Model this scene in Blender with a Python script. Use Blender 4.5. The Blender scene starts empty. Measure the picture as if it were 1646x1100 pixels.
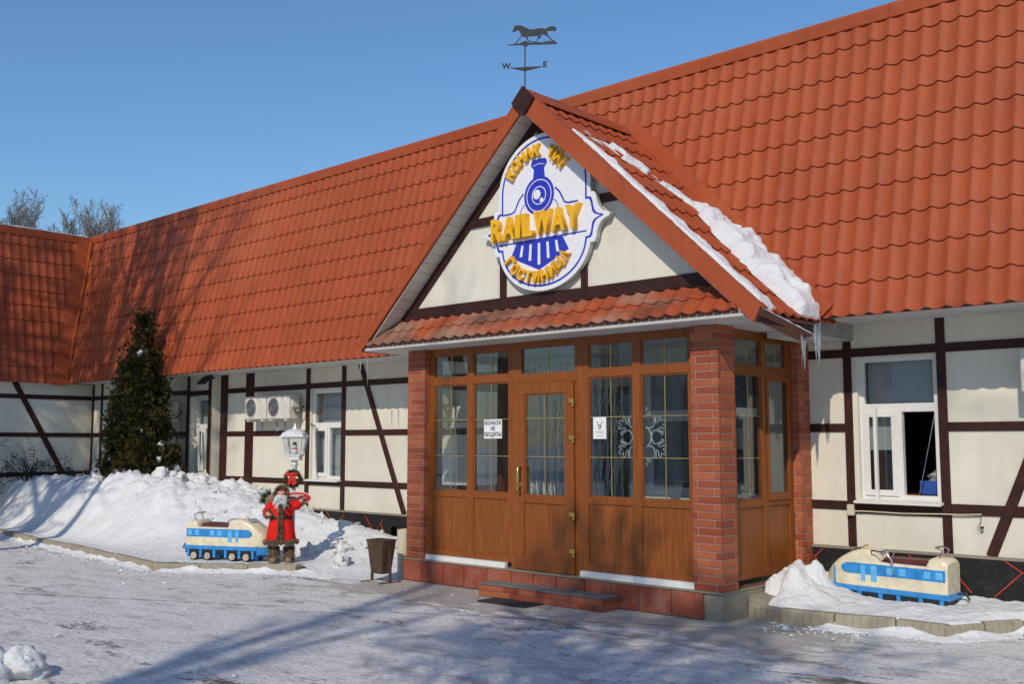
import bpy, bmesh, math, random
from mathutils import Vector, Matrix, noise, Quaternion

random.seed(7)
R = math.radians
sc = bpy.context.scene
COL = sc.collection

# ------------------------------------------------------------------ camera, sky, sun, exposure
cam = bpy.data.cameras.new('camera')
cam.sensor_fit = 'HORIZONTAL'; cam.sensor_width = 36.0; cam.lens = 35.91
cam.clip_start = 0.05; cam.clip_end = 2000
camo = bpy.data.objects.new('camera', cam); COL.objects.link(camo)
camo.location = (5.21, -8.626, 1.702)
camo.rotation_euler = (R(90 + 5.609), 0, R(42.544))
sc.camera = camo

SUN_TO = Vector((0.40, -1.0, 0.775)).normalized()
world = bpy.data.worlds.new('World'); sc.world = world; world.use_nodes = True
wn = world.node_tree.nodes; wl = world.node_tree.links
sky = wn.new('ShaderNodeTexSky'); sky.sky_type = 'NISHITA'; sky.sun_disc = False
sky.sun_elevation = math.asin(SUN_TO.z); sky.sun_rotation = math.atan2(SUN_TO.x, SUN_TO.y)
sky.air_density = 1.5; sky.dust_density = 0.0; sky.ozone_density = 10.0; sky.altitude = 0
bg = wn['Background']; bg.inputs[1].default_value = 0.122
wl.new(sky.outputs[0], bg.inputs[0])

sun = bpy.data.lights.new('sun', 'SUN'); sun.energy = 2.9; sun.angle = R(0.53); sun.color = (1.0, 0.90, 0.76)
suno = bpy.data.objects.new('sun', sun); COL.objects.link(suno)
suno.location = (20, -40, 35)
suno.rotation_euler = (-SUN_TO).to_track_quat('-Z', 'Y').to_euler()

sc.view_settings.view_transform = 'Standard'; sc.view_settings.look = 'None'
sc.view_settings.exposure = 0.0; sc.view_settings.gamma = 1.0; sc.view_settings.use_curve_mapping = False
sc.cycles.max_bounces = 8; sc.cycles.transparent_max_bounces = 24

# ------------------------------------------------------------------ materials
class NT:
    def __init__(s, name):
        s.m = bpy.data.materials.new(name); s.m.use_nodes = True
        s.t = s.m.node_tree; s.n = s.t.nodes; s.b = s.n['Principled BSDF']; s.out = s.n['Material Output']
    def node(s, kind, **kw):
        n = s.n.new('ShaderNode' + kind)
        for k, v in kw.items(): setattr(n, k, v)
        return n
    def link(s, a, b): s.t.links.new(a, b)
    def pos(s, scale=(1, 1, 1), obj=False, rot=(0, 0, 0)):
        mp = s.node('Mapping'); mp.inputs['Scale'].default_value = scale; mp.inputs['Rotation'].default_value = rot
        if obj: s.link(s.node('TexCoord').outputs['Object'], mp.inputs[0])
        else: s.link(s.node('NewGeometry').outputs['Position'], mp.inputs[0])
        return mp.outputs[0]
    def noise(s, vec, scale, detail=4, rough=.55, dist=0):
        n = s.node('TexNoise'); n.inputs['Scale'].default_value = scale; n.inputs['Detail'].default_value = detail
        n.inputs['Roughness'].default_value = rough; n.inputs['Distortion'].default_value = dist
        s.link(vec, n.inputs['Vector']); return n.outputs['Fac']
    def ramp(s, fac, stops):
        r = s.node('ValToRGB'); e = r.color_ramp.elements
        while len(e) < len(stops): e.new(.5)
        for i, (p, c) in enumerate(stops):
            e[i].position = p; e[i].color = (c, c, c, 1) if isinstance(c, (int, float)) else (*c, 1)
        s.link(fac, r.inputs[0]); return r.outputs[0]
    def mix(s, fac, a, b, mode='MIX'):
        m = s.node('Mix', data_type='RGBA', blend_type=mode)
        for v, i in ((fac, m.inputs[0]), (a, m.inputs[6]), (b, m.inputs[7])):
            if hasattr(v, 'is_linked'): s.link(v, i)
            elif isinstance(v, (int, float)): i.default_value = v
            else: i.default_value = (*v, 1)
        return m.outputs[2]
    def math(s, op, a, b=0.0):
        m = s.node('Math', operation=op)
        for v, i in ((a, m.inputs[0]), (b, m.inputs[1])):
            if hasattr(v, 'is_linked'): s.link(v, i)
            else: i.default_value = v
        return m.outputs[0]
    def bump(s, h, strength=.3, dist=.01, nrm=None):
        b = s.node('Bump'); b.inputs['Strength'].default_value = strength; b.inputs['Distance'].default_value = dist
        s.link(h, b.inputs['Height'])
        if nrm is not None: s.link(nrm, b.inputs['Normal'])
        return b.outputs[0]
    def set(s, color=None, rough=None, normal=None, metal=None, spec=None):
        for key, v in (('Base Color', color), ('Roughness', rough), ('Metallic', metal), ('Specular IOR Level', spec)):
            if v is None: continue
            if hasattr(v, 'is_linked'): s.link(v, s.b.inputs[key])
            elif isinstance(v, (int, float)): s.b.inputs[key].default_value = v
            else: s.b.inputs[key].default_value = (*v, 1)
        if normal is not None: s.link(normal, s.b.inputs['Normal'])
        return s.m

def simple(name, c, rough=.5, var=.12, scale=9, metal=0, spec=.4, bump=.15, bscale=60, rv=.1):
    t = NT(name); p = t.pos(obj=True)
    n = t.noise(p, scale, 5, .6)
    lo = tuple(x * (1 - var) for x in c); hi = tuple(min(1, x * (1 + var)) for x in c)
    col = t.ramp(n, [(.3, lo), (.7, hi)])
    rr = t.ramp(n, [(.3, max(0, rough - rv)), (.7, min(1, rough + rv))])
    return t.set(col, rr, t.bump(t.noise(p, bscale, 3), bump, .003), metal, spec)

M = {}
def m_stucco():
    t = NT('cream_stucco'); p = t.pos()
    n = t.noise(p, 1.3, 6, .65); v = t.noise(t.pos((3.5, 3.5, .35)), 1.6, 5, .6)
    c = t.ramp(n, [(.25, (.64, .60, .49)), (.55, (.74, .70, .585)), (.8, (.79, .75, .645))])
    c = t.mix(t.ramp(v, [(.50, 0), (.75, .45)]), c, (.58, .54, .45))
    vc = t.node('TexVoronoi', feature='DISTANCE_TO_EDGE'); vc.inputs['Scale'].default_value = 1.1
    wv = t.node('VectorMath', operation='ADD'); t.link(t.pos(), wv.inputs[0]); nz = t.node('TexNoise'); nz.inputs['Scale'].default_value = 3.0; t.link(t.pos(), nz.inputs['Vector']); t.link(nz.outputs['Color'], wv.inputs[1]); t.link(wv.outputs[0], vc.inputs['Vector'])
    ck = t.math('MULTIPLY', t.ramp(vc.outputs['Distance'], [(.002, 1), (.007, 0)]), t.ramp(n, [(.48, 0), (.66, .20)]))
    c = t.mix(ck, c, (.33, .29, .23))
    spk = t.noise(p, 26, 2, .5)
    c = t.mix(t.ramp(spk, [(.74, 0), (.78, .35)]), c, (.35, .28, .18))
    h = t.mix(.35, t.noise(p, 120, 3), t.noise(p, 22, 4))
    return t.set(c, .9, t.bump(h, .35, .006), spec=.15)
M['stucco'] = m_stucco()
def m_timber():
    t = NT('dark_timber'); p = t.pos(obj=True); q = t.pos((9, 9, 9))
    n = t.noise(q, 1.1, 6, .7); f = t.noise(t.pos((30, 30, 3)), 2.0, 5, .6)
    c = t.ramp(n, [(.25, (.020, .008, .006)), (.6, (.047, .014, .010)), (.85, (.080, .026, .018))])
    c = t.mix(t.ramp(f, [(.55, 0), (.8, .4)]), c, (.12, .05, .035))
    return t.set(c, t.ramp(n, [(.3, .45), (.8, .75)]), t.bump(f, .35, .004), spec=.3)
M['timber'] = m_timber()
def m_roof(name, dirt=0.0):
    t = NT(name); p = t.pos()
    n = t.noise(p, .9, 5, .6); v = t.noise(t.pos((9, 9, 1.2)), 1.7, 4, .6); s = t.noise(p, 34, 2)
    c = t.ramp(n, [(.25, (.33, .062, .021)), (.55, (.40, .080, .025)), (.85, (.45, .10, .034))])
    c = t.mix(t.ramp(v, [(.5, 0), (.8, .30)]), c, (.48, .14, .055))
    c = t.mix(t.ramp(s, [(.72, 0), (.78, .5)]), c, (.16, .05, .03))
    st = t.noise(t.pos((5.5, 5.5, .30)), 1.3, 6, .7)
    c = t.mix(t.ramp(st, [(.50, 0), (.72, .42)]), c, (.24, .052, .028))
    fd = t.noise(t.pos((.35, .35, .5)), 1.0, 4, .6)
    c = t.mix(t.ramp(fd, [(.45, 0), (.75, .30)]), c, (.47, .15, .070))
    sx = t.node('SeparateXYZ'); t.link(p, sx.inputs[0])
    wn_ = t.node('TexWhiteNoise', noise_dimensions='1D'); t.link(t.math('FLOOR', t.math('DIVIDE', sx.outputs['X'], 1.101)), wn_.inputs['W'])
    c = t.mix(t.math('MULTIPLY', wn_.outputs['Value'], .28), c, (.29, .062, .026))
    fr = t.math('FRACT', t.math('DIVIDE', sx.outputs['X'], 1.101))
    c = t.mix(t.ramp(fr, [(.0, .55), (.008, 0)]), c, (.14, .035, .02))
    rnd = t.node('ObjectInfo').outputs['Random']
    c = t.mix(t.math('MULTIPLY', rnd, .12), c, (.27, .055, .028))
    if dirt:
        d = t.noise(t.pos((.55, 1.2, 2.2)), 1.5, 4, .5, .4)
        c = t.mix(t.ramp(d, [(.46, 0), (.70, dirt)]), c, (.30, .235, .17))
        d2 = t.noise(t.pos((.8, 1.5, 1.6)), 1.7, 4, .55)
        c = t.mix(t.ramp(d2, [(.45, 0), (.72, dirt)]), c, (.085, .04, .03))
    return t.set(c, t.ramp(v, [(.3, .52), (.8, .72)]), t.bump(t.mix(.25, t.noise(p, 3, 3), t.noise(p, 60, 3)), .16, .012), spec=.22)
M['roof'] = m_roof('red_metal_tile'); M['roof_dirty'] = m_roof('dusty_metal_tile', .92)
def m_brick():
    t = NT('glazed_brick'); p = t.pos()
    rnd = t.node('ObjectInfo').outputs['Random']
    c = t.ramp(rnd, [(0, (.28, .062, .028)), (.5, (.385, .098, .042)), (1, (.46, .135, .056))])
    n = t.noise(p, 14, 5, .7)
    c = t.mix(t.ramp(n, [(.4, 0), (.75, .45)]), c, (.20, .045, .028))
    w = t.noise(p, 5, 5, .7)
    c = t.mix(t.ramp(w, [(.62, 0), (.8, .22)]), c, (.55, .42, .36))
    return t.set(c, .62, t.bump(t.noise(p, 70, 4), .35, .004), spec=.3)
M['brick'] = m_brick()
def m_oak():
    t = NT('golden_oak_laminate'); q = t.pos((26, 26, 1.5)); p = t.pos()
    g = t.noise(q, 2.2, 6, .62, .5); b = t.noise(t.pos((3, 3, .7)), 1.5, 3)
    c = t.ramp(g, [(.28, (.14, .036, .006)), (.5, (.265, .074, .012)), (.75, (.36, .115, .021))])
    c = t.mix(t.ramp(b, [(.35, 0), (.7, .45)]), c, (.20, .058, .012))
    return t.set(c, t.ramp(g, [(.3, .34), (.8, .5)]), t.bump(g, .12, .002), spec=.4)
M['oak'] = m_oak()
def m_glass(name, tint=(.90, .93, .93), bump=.02):
    t = NT(name)
    g = t.node('NewGeometry'); d = t.node('VectorMath', operation='DOT_PRODUCT')
    t.link(g.outputs['Incoming'], d.inputs[0]); t.link(g.outputs['Normal'], d.inputs[1])
    c = t.math('ABSOLUTE', d.outputs['Value'])
    f = t.math('ADD', t.math('MULTIPLY', t.math('POWER', t.math('SUBTRACT', 1.0, c), 5.0), .92), .075)
    nz = t.bump(t.noise(t.pos(), 2.2, 2), bump, .02)
    tr = t.node('BsdfTransparent'); tr.inputs[0].default_value = (*tint, 1)
    gl = t.node('BsdfGlossy'); gl.inputs['Roughness'].default_value = .015; t.link(nz, gl.inputs['Normal'])
    mx = t.node('MixShader'); t.link(f, mx.inputs[0]); t.link(tr.outputs[0], mx.inputs[1]); t.link(gl.outputs[0], mx.inputs[2])
    df = t.node('BsdfDiffuse'); df.inputs[0].default_value = (.7, .72, .74, 1)
    dn = t.ramp(t.noise(t.pos((3, 3, .8)), 2.5, 5, .6), [(.4, .004), (.8, .022)])
    m2 = t.node('MixShader'); t.link(dn, m2.inputs[0]); t.link(mx.outputs[0], m2.inputs[1]); t.link(df.outputs[0], m2.inputs[2])
    t.link(m2.outputs[0], t.out.inputs['Surface']); return t.m
M['glass'] = m_glass('window_glass')
M['dark_glass'] = m_glass('tinted_window_glass', (.42, .47, .50))
def m_ice():
    t = NT('clear_ice'); p = t.pos()
    t.set((.85, .92, .95), .08, t.bump(t.noise(p, 40, 3), .5, .004), spec=.6)
    t.b.inputs['Transmission Weight'].default_value = .85; t.b.inputs['IOR'].default_value = 1.31
    return t.m
M['ice'] = m_ice()
M['white_pvc'] = simple('white_plastic', (.74, .73, .69), .4, .05)
M['white_paint'] = simple('white_paint', (.74, .73, .71), .5, .06)
M['soffit'] = simple('beige_soffit_siding', (.56, .52, .45), .55, .08, 3)
M['soffit_white'] = simple('white_soffit_siding', (.62, .61, .58), .6, .07, 3)
M['grey_siding'] = simple('weathered_grey_siding', (.30, .29, .27), .7, .25, 6)
M['fascia'] = M['roof']
M['tray'] = simple('brown_sheet_metal', (.17, .045, .028), .5, .18, 5)
M['mortar'] = simple('pale_mortar', (.31, .23, .185), .95, .2, 12, bump=.5)
def m_concrete(name, c, var=.25):
    t = NT(name); p = t.pos()
    n = t.noise(p, 3, 7, .7); f = t.noise(p, 45, 4, .7)
    col = t.ramp(n, [(.25, tuple(x * (1 - var) for x in c)), (.75, tuple(x * (1 + var) for x in c))])
    col = t.mix(t.ramp(f, [(.3, .35), (.6, 0)]), col, tuple(x * .5 for x in c))
    return t.set(col, .92, t.bump(t.mix(.5, n, f), .6, .01), spec=.2)
M['concrete'] = m_concrete('rough_concrete', (.30, .26, .20))
M['paving'] = m_concrete('grey_paving', (.26, .24, .22), .2)
def m_kerb():
    t = NT('ribbed_kerb_concrete'); p = t.pos(); o = t.pos(obj=True)
    w = t.node('TexWave'); w.inputs['Scale'].default_value = 4.2; w.inputs['Distortion'].default_value = 1.2; w.inputs['Detail'].default_value = 2
    t.link(o, w.inputs['Vector'])
    n = t.noise(p, 6, 6, .7)
    c = t.ramp(n, [(.25, (.27, .23, .16)), (.75, (.43, .38, .29))])
    c = t.mix(t.ramp(w.outputs['Fac'], [(.0, .25), (.2, 0)]), c, (.15, .12, .08))
    return t.set(c, .95, t.bump(t.mix(.6, w.outputs['Fac'], n), .45, .010), spec=.15)
M['kerb'] = m_kerb()
def m_slabtile():
    t = NT('worn_red_tile'); p = t.pos()
    n = t.noise(p, 4, 7, .72); v = t.noise(p, 17, 5, .7)
    rnd = t.node('ObjectInfo').outputs['Random']
    c = t.ramp(rnd, [(0, (.24, .052, .026)), (1, (.37, .088, .042))])
    c = t.mix(t.ramp(n, [(.45, 0), (.72, .5)]), c, (.36, .23, .17))
    c = t.mix(t.ramp(v, [(.55, 0), (.7, .4)]), c, (.14, .06, .045))
    return t.set(c, t.ramp(n, [(.3, .4), (.7, .75)]), t.bump(v, .3, .004), spec=.35)
M['slab_tile'] = m_slabtile()
def m_granite():
    t = NT('black_plinth_stone'); p = t.pos()
    v = t.node('TexVoronoi'); v.inputs['Scale'].default_value = 90; t.link(p, v.inputs['Vector'])
    n = t.noise(p, 8, 5, .7)
    c = t.mix(t.ramp(v.outputs['Distance'], [(.1, .6), (.4, 0)]), (.012, .013, .013), (.07, .075, .075))
    c = t.mix(t.ramp(n, [(.5, 0), (.8, .4)]), c, (.09, .085, .075))
    return t.set(c, .7, t.bump(v.outputs['Distance'], .8, .01), spec=.3)
M['granite'] = m_granite()
M['red_grout'] = simple('red_painted_grout', (.40, .045, .025), .7, .25, 20, bump=.4)
def m_snow(name='snow', dirt=.0):
    t = NT(name); p = t.pos()
    n = t.noise(p, 2.2, 6, .65); f = t.noise(p, 28, 5, .7); g = t.noise(p, 140, 3, .6)
    c = t.ramp(n, [(.25, (.74, .745, .75)), (.6, (.82, .82, .81))])
    d = t.noise(p, 19, 4, .7)
    c = t.mix(t.ramp(d, [(.68, 0), (.78, .28 + dirt)]), c, (.42, .39, .35))
    vo = t.node('TexVoronoi'); vo.inputs['Scale'].default_value = 17; t.link(t.pos(), vo.inputs['Vector'])
    m_ = t.noise(p, 9, 7, .78, .4)
    h = t.mix(.30, t.mix(.35, m_, vo.outputs['Distance']), t.mix(.4, f, g))
    t.set(c, t.ramp(f, [(.3, .55), (.7, .85)]), t.bump(h, .85, .055), spec=.3)
    return t.m
M['snow'] = m_snow(); M['snow_dirty'] = m_snow('trodden_snow', .3)
def m_ground():
    t = NT('icy_trodden_yard'); p = t.pos()
    rt = R(-42)
    big = t.noise(t.pos((.55, 1.3, 1), rot=(0, 0, rt)), .9, 8, .66, .5)
    mid = t.noise(t.pos((.8, 1.9, 1), rot=(0, 0, rt)), 2.4, 8, .74, .6)
    str_ = t.noise(t.pos((.5, 3.2, 1), rot=(0, 0, R(-20))), 3.5, 6, .7, .4)
    fine = t.noise(p, 22, 6, .74); gr = t.noise(p, 110, 3, .7)
    ice = t.ramp(mid, [(.30, (.38, .35, .315)), (.40, (.60, .58, .55)), (.48, (.77, .755, .73)), (.58, (.86, .85, .83))])
    ice = t.mix(t.ramp(str_, [(.52, 0), (.64, .9)]), ice, (.80, .80, .80))
    ice = t.mix(t.ramp(fine, [(.36, .70), (.50, 0)]), ice, (.31, .265, .22))
    dark = t.ramp(fine, [(.3, (.055, .050, .045)), (.7, (.19, .17, .15))])
    mask = t.ramp(t.mix(.42, big, t.mix(.45, mid, fine)), [(.40, 1), (.445, 0)])
    c = t.mix(mask, ice, dark)
    # swept paving close to the porch steps
    sp = t.node('SeparateXYZ'); t.link(p, sp.inputs[0])
    dy = t.math('SUBTRACT', -.95, sp.outputs['Y']); dx = t.math('SUBTRACT', t.math('ABSOLUTE', t.math('ADD', sp.outputs['X'], 1.7)), 2.9)
    dd = t.math('ADD', t.math('MAXIMUM', dy, dx), t.math('MULTIPLY', t.math('SUBTRACT', mid, .5), 3.6))
    sw = t.ramp(dd, [(.0, .80), (.38, 0)])
    pav = t.ramp(t.mix(.5, fine, mid), [(.3, (.27, .25, .215)), (.7, (.53, .49, .43))])
    c = t.mix(sw, c, pav)
    # expansion joint of the paving showing through the ice
    jn = t.math('ABSOLUTE', t.math('ADD', t.math('ADD', t.math('MULTIPLY', sp.outputs['X'], .50), t.math('MULTIPLY', sp.outputs['Y'], -1.0)), t.math('ADD', t.math('MULTIPLY', t.math('SUBTRACT', mid, .5), .10), -.33)))
    jm = t.math('MULTIPLY', t.ramp(jn, [(.012, 1), (.035, 0)]), t.ramp(mid, [(.42, .9), (.58, .1)]))
    c = t.mix(jm, c, (.10, .09, .08))
    h = t.mix(.4, t.mix(.5, mid, str_), t.mix(.4, fine, gr))
    rgh = t.ramp(t.mix(.5, mid, fine), [(.3, .25), (.6, .65)])
    return t.set(c, rgh, t.bump(h, .9, .05), spec=.35)
M['ground'] = m_ground()
M['black'] = simple('black_painted_metal', (.018, .018, .02), .45, .2)
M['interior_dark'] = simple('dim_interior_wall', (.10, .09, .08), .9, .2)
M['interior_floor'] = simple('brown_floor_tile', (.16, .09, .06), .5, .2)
M['brass'] = simple('brass', (.62, .42, .12), .3, .15, metal=.9)
M['gold_bar'] = simple('gold_glazing_bar', (.50, .38, .14), .35, .1, metal=.6)
M['chrome'] = simple('chrome', (.6, .6, .6), .2, .1, metal=1)
M['curtain'] = simple('silver_grey_curtain', (.30, .31, .34), .55, .25, 30)
M['tinsel'] = simple('silver_tinsel', (.78, .77, .74), .35, .1, metal=.15)
M['blind'] = simple('grey_roller_blind', (.42, .45, .46), .8, .05)
M['ac'] = simple('air_conditioner_enamel', (.66, .64, .57), .45, .07)
M['ac_dark'] = simple('fan_grille', (.055, .055, .06), .5, .2)
M['sign_white'] = simple('sign_white_acrylic', (.80, .79, .82), .3, .02)
M['sign_grey'] = simple('sign_side_grey', (.50, .50, .50), .5, .05)
M['sign_blue'] = simple('sign_blue_vinyl', (.030, .045, .46), .35, .05)
M['sign_yellow'] = simple('sign_yellow_letter', (.86, .46, .015), .4, .05)
M['vane'] = simple('oxidised_vane_steel', (.022, .026, .028), .6, .2)
M['cream_paint'] = simple('cream_fibreglass', (.74, .66, .47), .30, .14, 11, spec=.5)
M['blue_paint'] = simple('blue_fibreglass', (.035, .25, .60), .30, .22, 11, spec=.5)
M['light_blue'] = simple('light_blue_panel', (.13, .45, .78), .3, .08, spec=.5)
M['maroon'] = simple('maroon_seat', (.10, .02, .022), .45, .2)
M['rubber'] = simple('black_rubber', (.02, .02, .02), .8, .2)
M['hub'] = simple('worn_cream_hub', (.50, .43, .31), .5, .2)
M['red_lamp'] = simple('red_lamp_lens', (.60, .06, .02), .25, .1)
M['red_cloth'] = simple('red_felt', (.66, .018, .012), .85, .15, 14, bump=.5, spec=.15)
M['red_ribbon'] = simple('red_ribbon', (.62, .02, .015), .45, .15)
M['fur'] = simple('brown_fake_fur', (.24, .165, .105), .95, .45, 22, spec=.1)
M['hair_white'] = simple('white_beard_fibre', (.78, .77, .75), .9, .1, 20, spec=.1)
M['skin'] = simple('painted_face_skin', (.62, .28, .19), .5, .12)
M['trouser'] = simple('grey_plush_trouser', (.42, .36, .32), .95, .2, 20)
M['belt'] = simple('black_leather', (.02, .015, .012), .4, .2)
M['sign_red'] = simple('red_plaque', (.58, .025, .03), .4, .05)
M['wreath'] = simple('artificial_fir', (.045, .09, .035), .7, .4, 25)
M['bin'] = simple('rusty_brown_metal', (.105, .062, .038), .6, .35, 8, metal=.3)
M['beige'] = simple('beige_painted_pipe', (.62, .54, .40), .6, .08)
M['grey_metal'] = simple('grey_metal', (.25, .25, .26), .5, .15, metal=.5)
M['paper'] = simple('white_paper', (.82, .82, .80), .8, .02)
M['ink'] = simple('black_ink', (.015, .015, .015), .7, .05)
M['grey_ink'] = simple('grey_ink', (.35, .35, .35), .7, .05)
M['rope_light'] = simple('white_rope_light', (.78, .79, .80), .35, .05)
M['blue_crate'] = simple('blue_plastic', (.03, .09, .36), .4, .1)
M['plastic_bag'] = simple('clear_plastic_bag', (.35, .36, .36), .25, .3, 20, bump=.6, bscale=18)
M['grating'] = simple('grey_step_grating', (.17, .165, .155), .7, .3, 40, bump=.8, bscale=45)
M['mat'] = simple('black_rubber_mat', (.03, .03, .03), .85, .3, 30, bump=.8, bscale=40)
def m_bark(name, a, b):
    t = NT(name); p = t.pos((6, 6, 1.2)); n = t.noise(p, 4, 5, .7)
    return t.set(t.ramp(n, [(.3, a), (.7, b)]), .95, t.bump(n, .8, .02), spec=.1)
M['bark'] = m_bark('grey_bark', (.055, .045, .036), (.15, .125, .10))
M['far_twig'] = m_bark('pale_grey_twig', (.15, .125, .105), (.25, .215, .18))
M['twig'] = m_bark('brown_twig', (.085, .065, .048), (.17, .135, .10))
def m_leaf(name, stops, scale=3):
    t = NT(name); p = t.pos(); n = t.noise(p, scale, 6, .75)
    c = t.ramp(n, stops)
    return t.set(c, .75, None, spec=.2)
M['thuja'] = m_leaf('thuja_foliage', [(.26, (.014, .014, .005)), (.46, (.036, .034, .009)), (.60, (.075, .060, .014)), (.75, (.13, .075, .022))], 6)
M['dry_leaf'] = m_leaf('dry_dark_leaf', [(.3, (.022, .020, .013)), (.7, (.055, .045, .028))], 7)

# ------------------------------------------------------------------ mesh helpers
class MB:
    def __init__(s): s.v = []; s.f = []
    def add(s, vs, fs):
        o = len(s.v); s.v.extend([tuple(v) for v in vs]); s.f.extend([tuple(i + o for i in f) for f in fs]); return s
    def box(s, x0, x1, y0, y1, z0, z1):
        return s.add([(x0, y0, z0), (x1, y0, z0), (x1, y1, z0), (x0, y1, z0), (x0, y0, z1), (x1, y0, z1), (x1, y1, z1), (x0, y1, z1)],
                     [(0, 3, 2, 1), (4, 5, 6, 7), (0, 1, 5, 4), (1, 2, 6, 5), (2, 3, 7, 6), (3, 0, 4, 7)])
    def hexa(s, p):   # 8 corners: bottom loop then top loop
        return s.add(p, [(0, 3, 2, 1), (4, 5, 6, 7), (0, 1, 5, 4), (1, 2, 6, 5), (2, 3, 7, 6), (3, 0, 4, 7)])
    def bar(s, p, q, w, h, up=(0, 0, 1)):
        p = Vector(p); q = Vector(q); d = (q - p).normalized(); u = Vector(up)
        a = d.cross(u)
        if a.length < 1e-4: a = d.cross(Vector((1, 0, 0)))
        a.normalize(); b = a.cross(d).normalized(); a *= w / 2; b *= h / 2
        return s.hexa([p - a - b, p + a - b, q + a - b, q - a - b, p - a + b, p + a + b, q + a + b, q - a + b])
    def tube(s, pts, r, n=6, caps=True, close=False):
        pts = [Vector(p) for p in pts]; k = len(pts)
        rs = r if isinstance(r, (list, tuple)) else [r] * k
        base = len(s.v); prev = None
        for i, p in enumerate(pts):
            if close: t = pts[(i + 1) % k] - pts[i - 1]
            else: t = pts[min(i + 1, k - 1)] - pts[max(i - 1, 0)]
            t.normalize()
            if prev is None:
                a = t.cross(Vector((0, 0, 1)))
                if a.length < .05: a = t.cross(Vector((1, 0, 0)))
            else: a = prev - t * prev.dot(t)
            a.normalize(); prev = a; b = t.cross(a)
            for j in range(n):
                th = 2 * math.pi * j / n
                s.v.append(tuple(p + (a * math.cos(th) + b * math.sin(th)) * rs[i]))
        for i in range(k if close else k - 1):
            i2 = (i + 1) % k
            for j in range(n):
                j2 = (j + 1) % n
                s.f.append((base + i * n + j, base + i * n + j2, base + i2 * n + j2, base + i2 * n + j))
        if caps and not close:
            s.f.append(tuple(base + j for j in range(n - 1, -1, -1)))
            s.f.append(tuple(base + (k - 1) * n + j for j in range(n)))
        return s
    def lathe(s, prof, c=(0, 0, 0), n=16, sx=1, sy=1, rot=None):   # profile of (r, z)
        base = len(s.v); c = Vector(c)
        for (r, z) in prof:
            for j in range(n):
                th = 2 * math.pi * j / n; p = Vector((r * math.cos(th) * sx, r * math.sin(th) * sy, z))
                if rot is not None: p = rot @ p
                s.v.append(tuple(c + p))
        for i in range(len(prof) - 1):
            for j in range(n):
                j2 = (j + 1) % n
                s.f.append((base + i * n + j, base + i * n + j2, base + (i + 1) * n + j2, base + (i + 1) * n + j))
        s.f.append(tuple(base + j for j in range(n - 1, -1, -1)))
        s.f.append(tuple(base + (len(prof) - 1) * n + j for j in range(n)))
        return s
    def ball(s, c, r, nu=12, nv=8, sx=1, sy=1, sz=1, jit=0):
        base = len(s.v)
        for i in range(nv + 1):
            ph = math.pi * i / nv
            for j in range(nu):
                th = 2 * math.pi * j / nu
                d = Vector((math.sin(ph) * math.cos(th), math.sin(ph) * math.sin(th), math.cos(ph)))
                k = r * (1 + (jit * noise.noise(d * 1.9 + Vector(c) * 5.3) if jit else 0))
                s.v.append((c[0] + d.x * k * sx, c[1] + d.y * k * sy, c[2] + d.z * k * sz))
        for i in range(nv):
            for j in range(nu):
                j2 = (j + 1) % nu
                s.f.append((base + i * nu + j, base + (i + 1) * nu + j, base + (i + 1) * nu + j2, base + i * nu + j2))
        return s
    def prism(s, poly, T, d0, d1):   # 2D polygon swept between depths; T(a, b, d) -> point
        n = len(poly); base = len(s.v)
        for d in (d0, d1):
            for (a, b) in poly: s.v.append(tuple(T(a, b, d)))
        s.f.append(tuple(base + i for i in range(n))); s.f.append(tuple(base + n + i for i in range(n - 1, -1, -1)))
        for i in range(n):
            j = (i + 1) % n; s.f.append((base + i, base + n + i, base + n + j, base + j))
        return s
    def ring(s, outer, inner, T, d0, d1):
        n = len(outer); base = len(s.v)
        for d in (d0, d1):
            for (a, b) in outer: s.v.append(tuple(T(a, b, d)))
            for (a, b) in inner: s.v.append(tuple(T(a, b, d)))
        for i in range(n):
            j = (i + 1) % n
            s.f += [(base + i, base + j, base + n + j, base + n + i), (base + 2 * n + i, base + 3 * n + i, base + 3 * n + j, base + 2 * n + j),
                    (base + i, base + 2 * n + i, base + 2 * n + j, base + j), (base + n + i, base + n + j, base + 3 * n + j, base + 3 * n + i)]
        return s
    def panel(s, T, a0, a1, z0, z1, holes, d0, d1):   # slab with rectangular openings
        xs = sorted({a0, a1, *[h[0] for h in holes], *[h[1] for h in holes]}); zs = sorted({z0, z1, *[h[2] for h in holes], *[h[3] for h in holes]})
        xs = [x for x in xs if a0 - 1e-6 <= x <= a1 + 1e-6]; zs = [z for z in zs if z0 - 1e-6 <= z <= z1 + 1e-6]
        def filled(i, k):
            if i < 0 or k < 0 or i >= len(xs) - 1 or k >= len(zs) - 1: return False
            x = (xs[i] + xs[i + 1]) / 2; z = (zs[k] + zs[k + 1]) / 2
            return not any(h[0] < x < h[1] and h[2] < z < h[3] for h in holes)
        for i in range(len(xs) - 1):
            for k in range(len(zs) - 1):
                if not filled(i, k): continue
                A, B, C, D = xs[i], xs[i + 1], zs[k], zs[k + 1]
                q = [T(A, d0, C), T(B, d0, C), T(B, d0, D), T(A, d0, D), T(A, d1, C), T(B, d1, C), T(B, d1, D), T(A, d1, D)]
                fs = [(0, 1, 2, 3), (7, 6, 5, 4)]
                if not filled(i - 1, k): fs.append((0, 3, 7, 4))
                if not filled(i + 1, k): fs.append((1, 5, 6, 2))
                if not filled(i, k - 1): fs.append((0, 4, 5, 1))
                if not filled(i, k + 1): fs.append((3, 2, 6, 7))
                s.add(q, fs)
        return s
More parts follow.
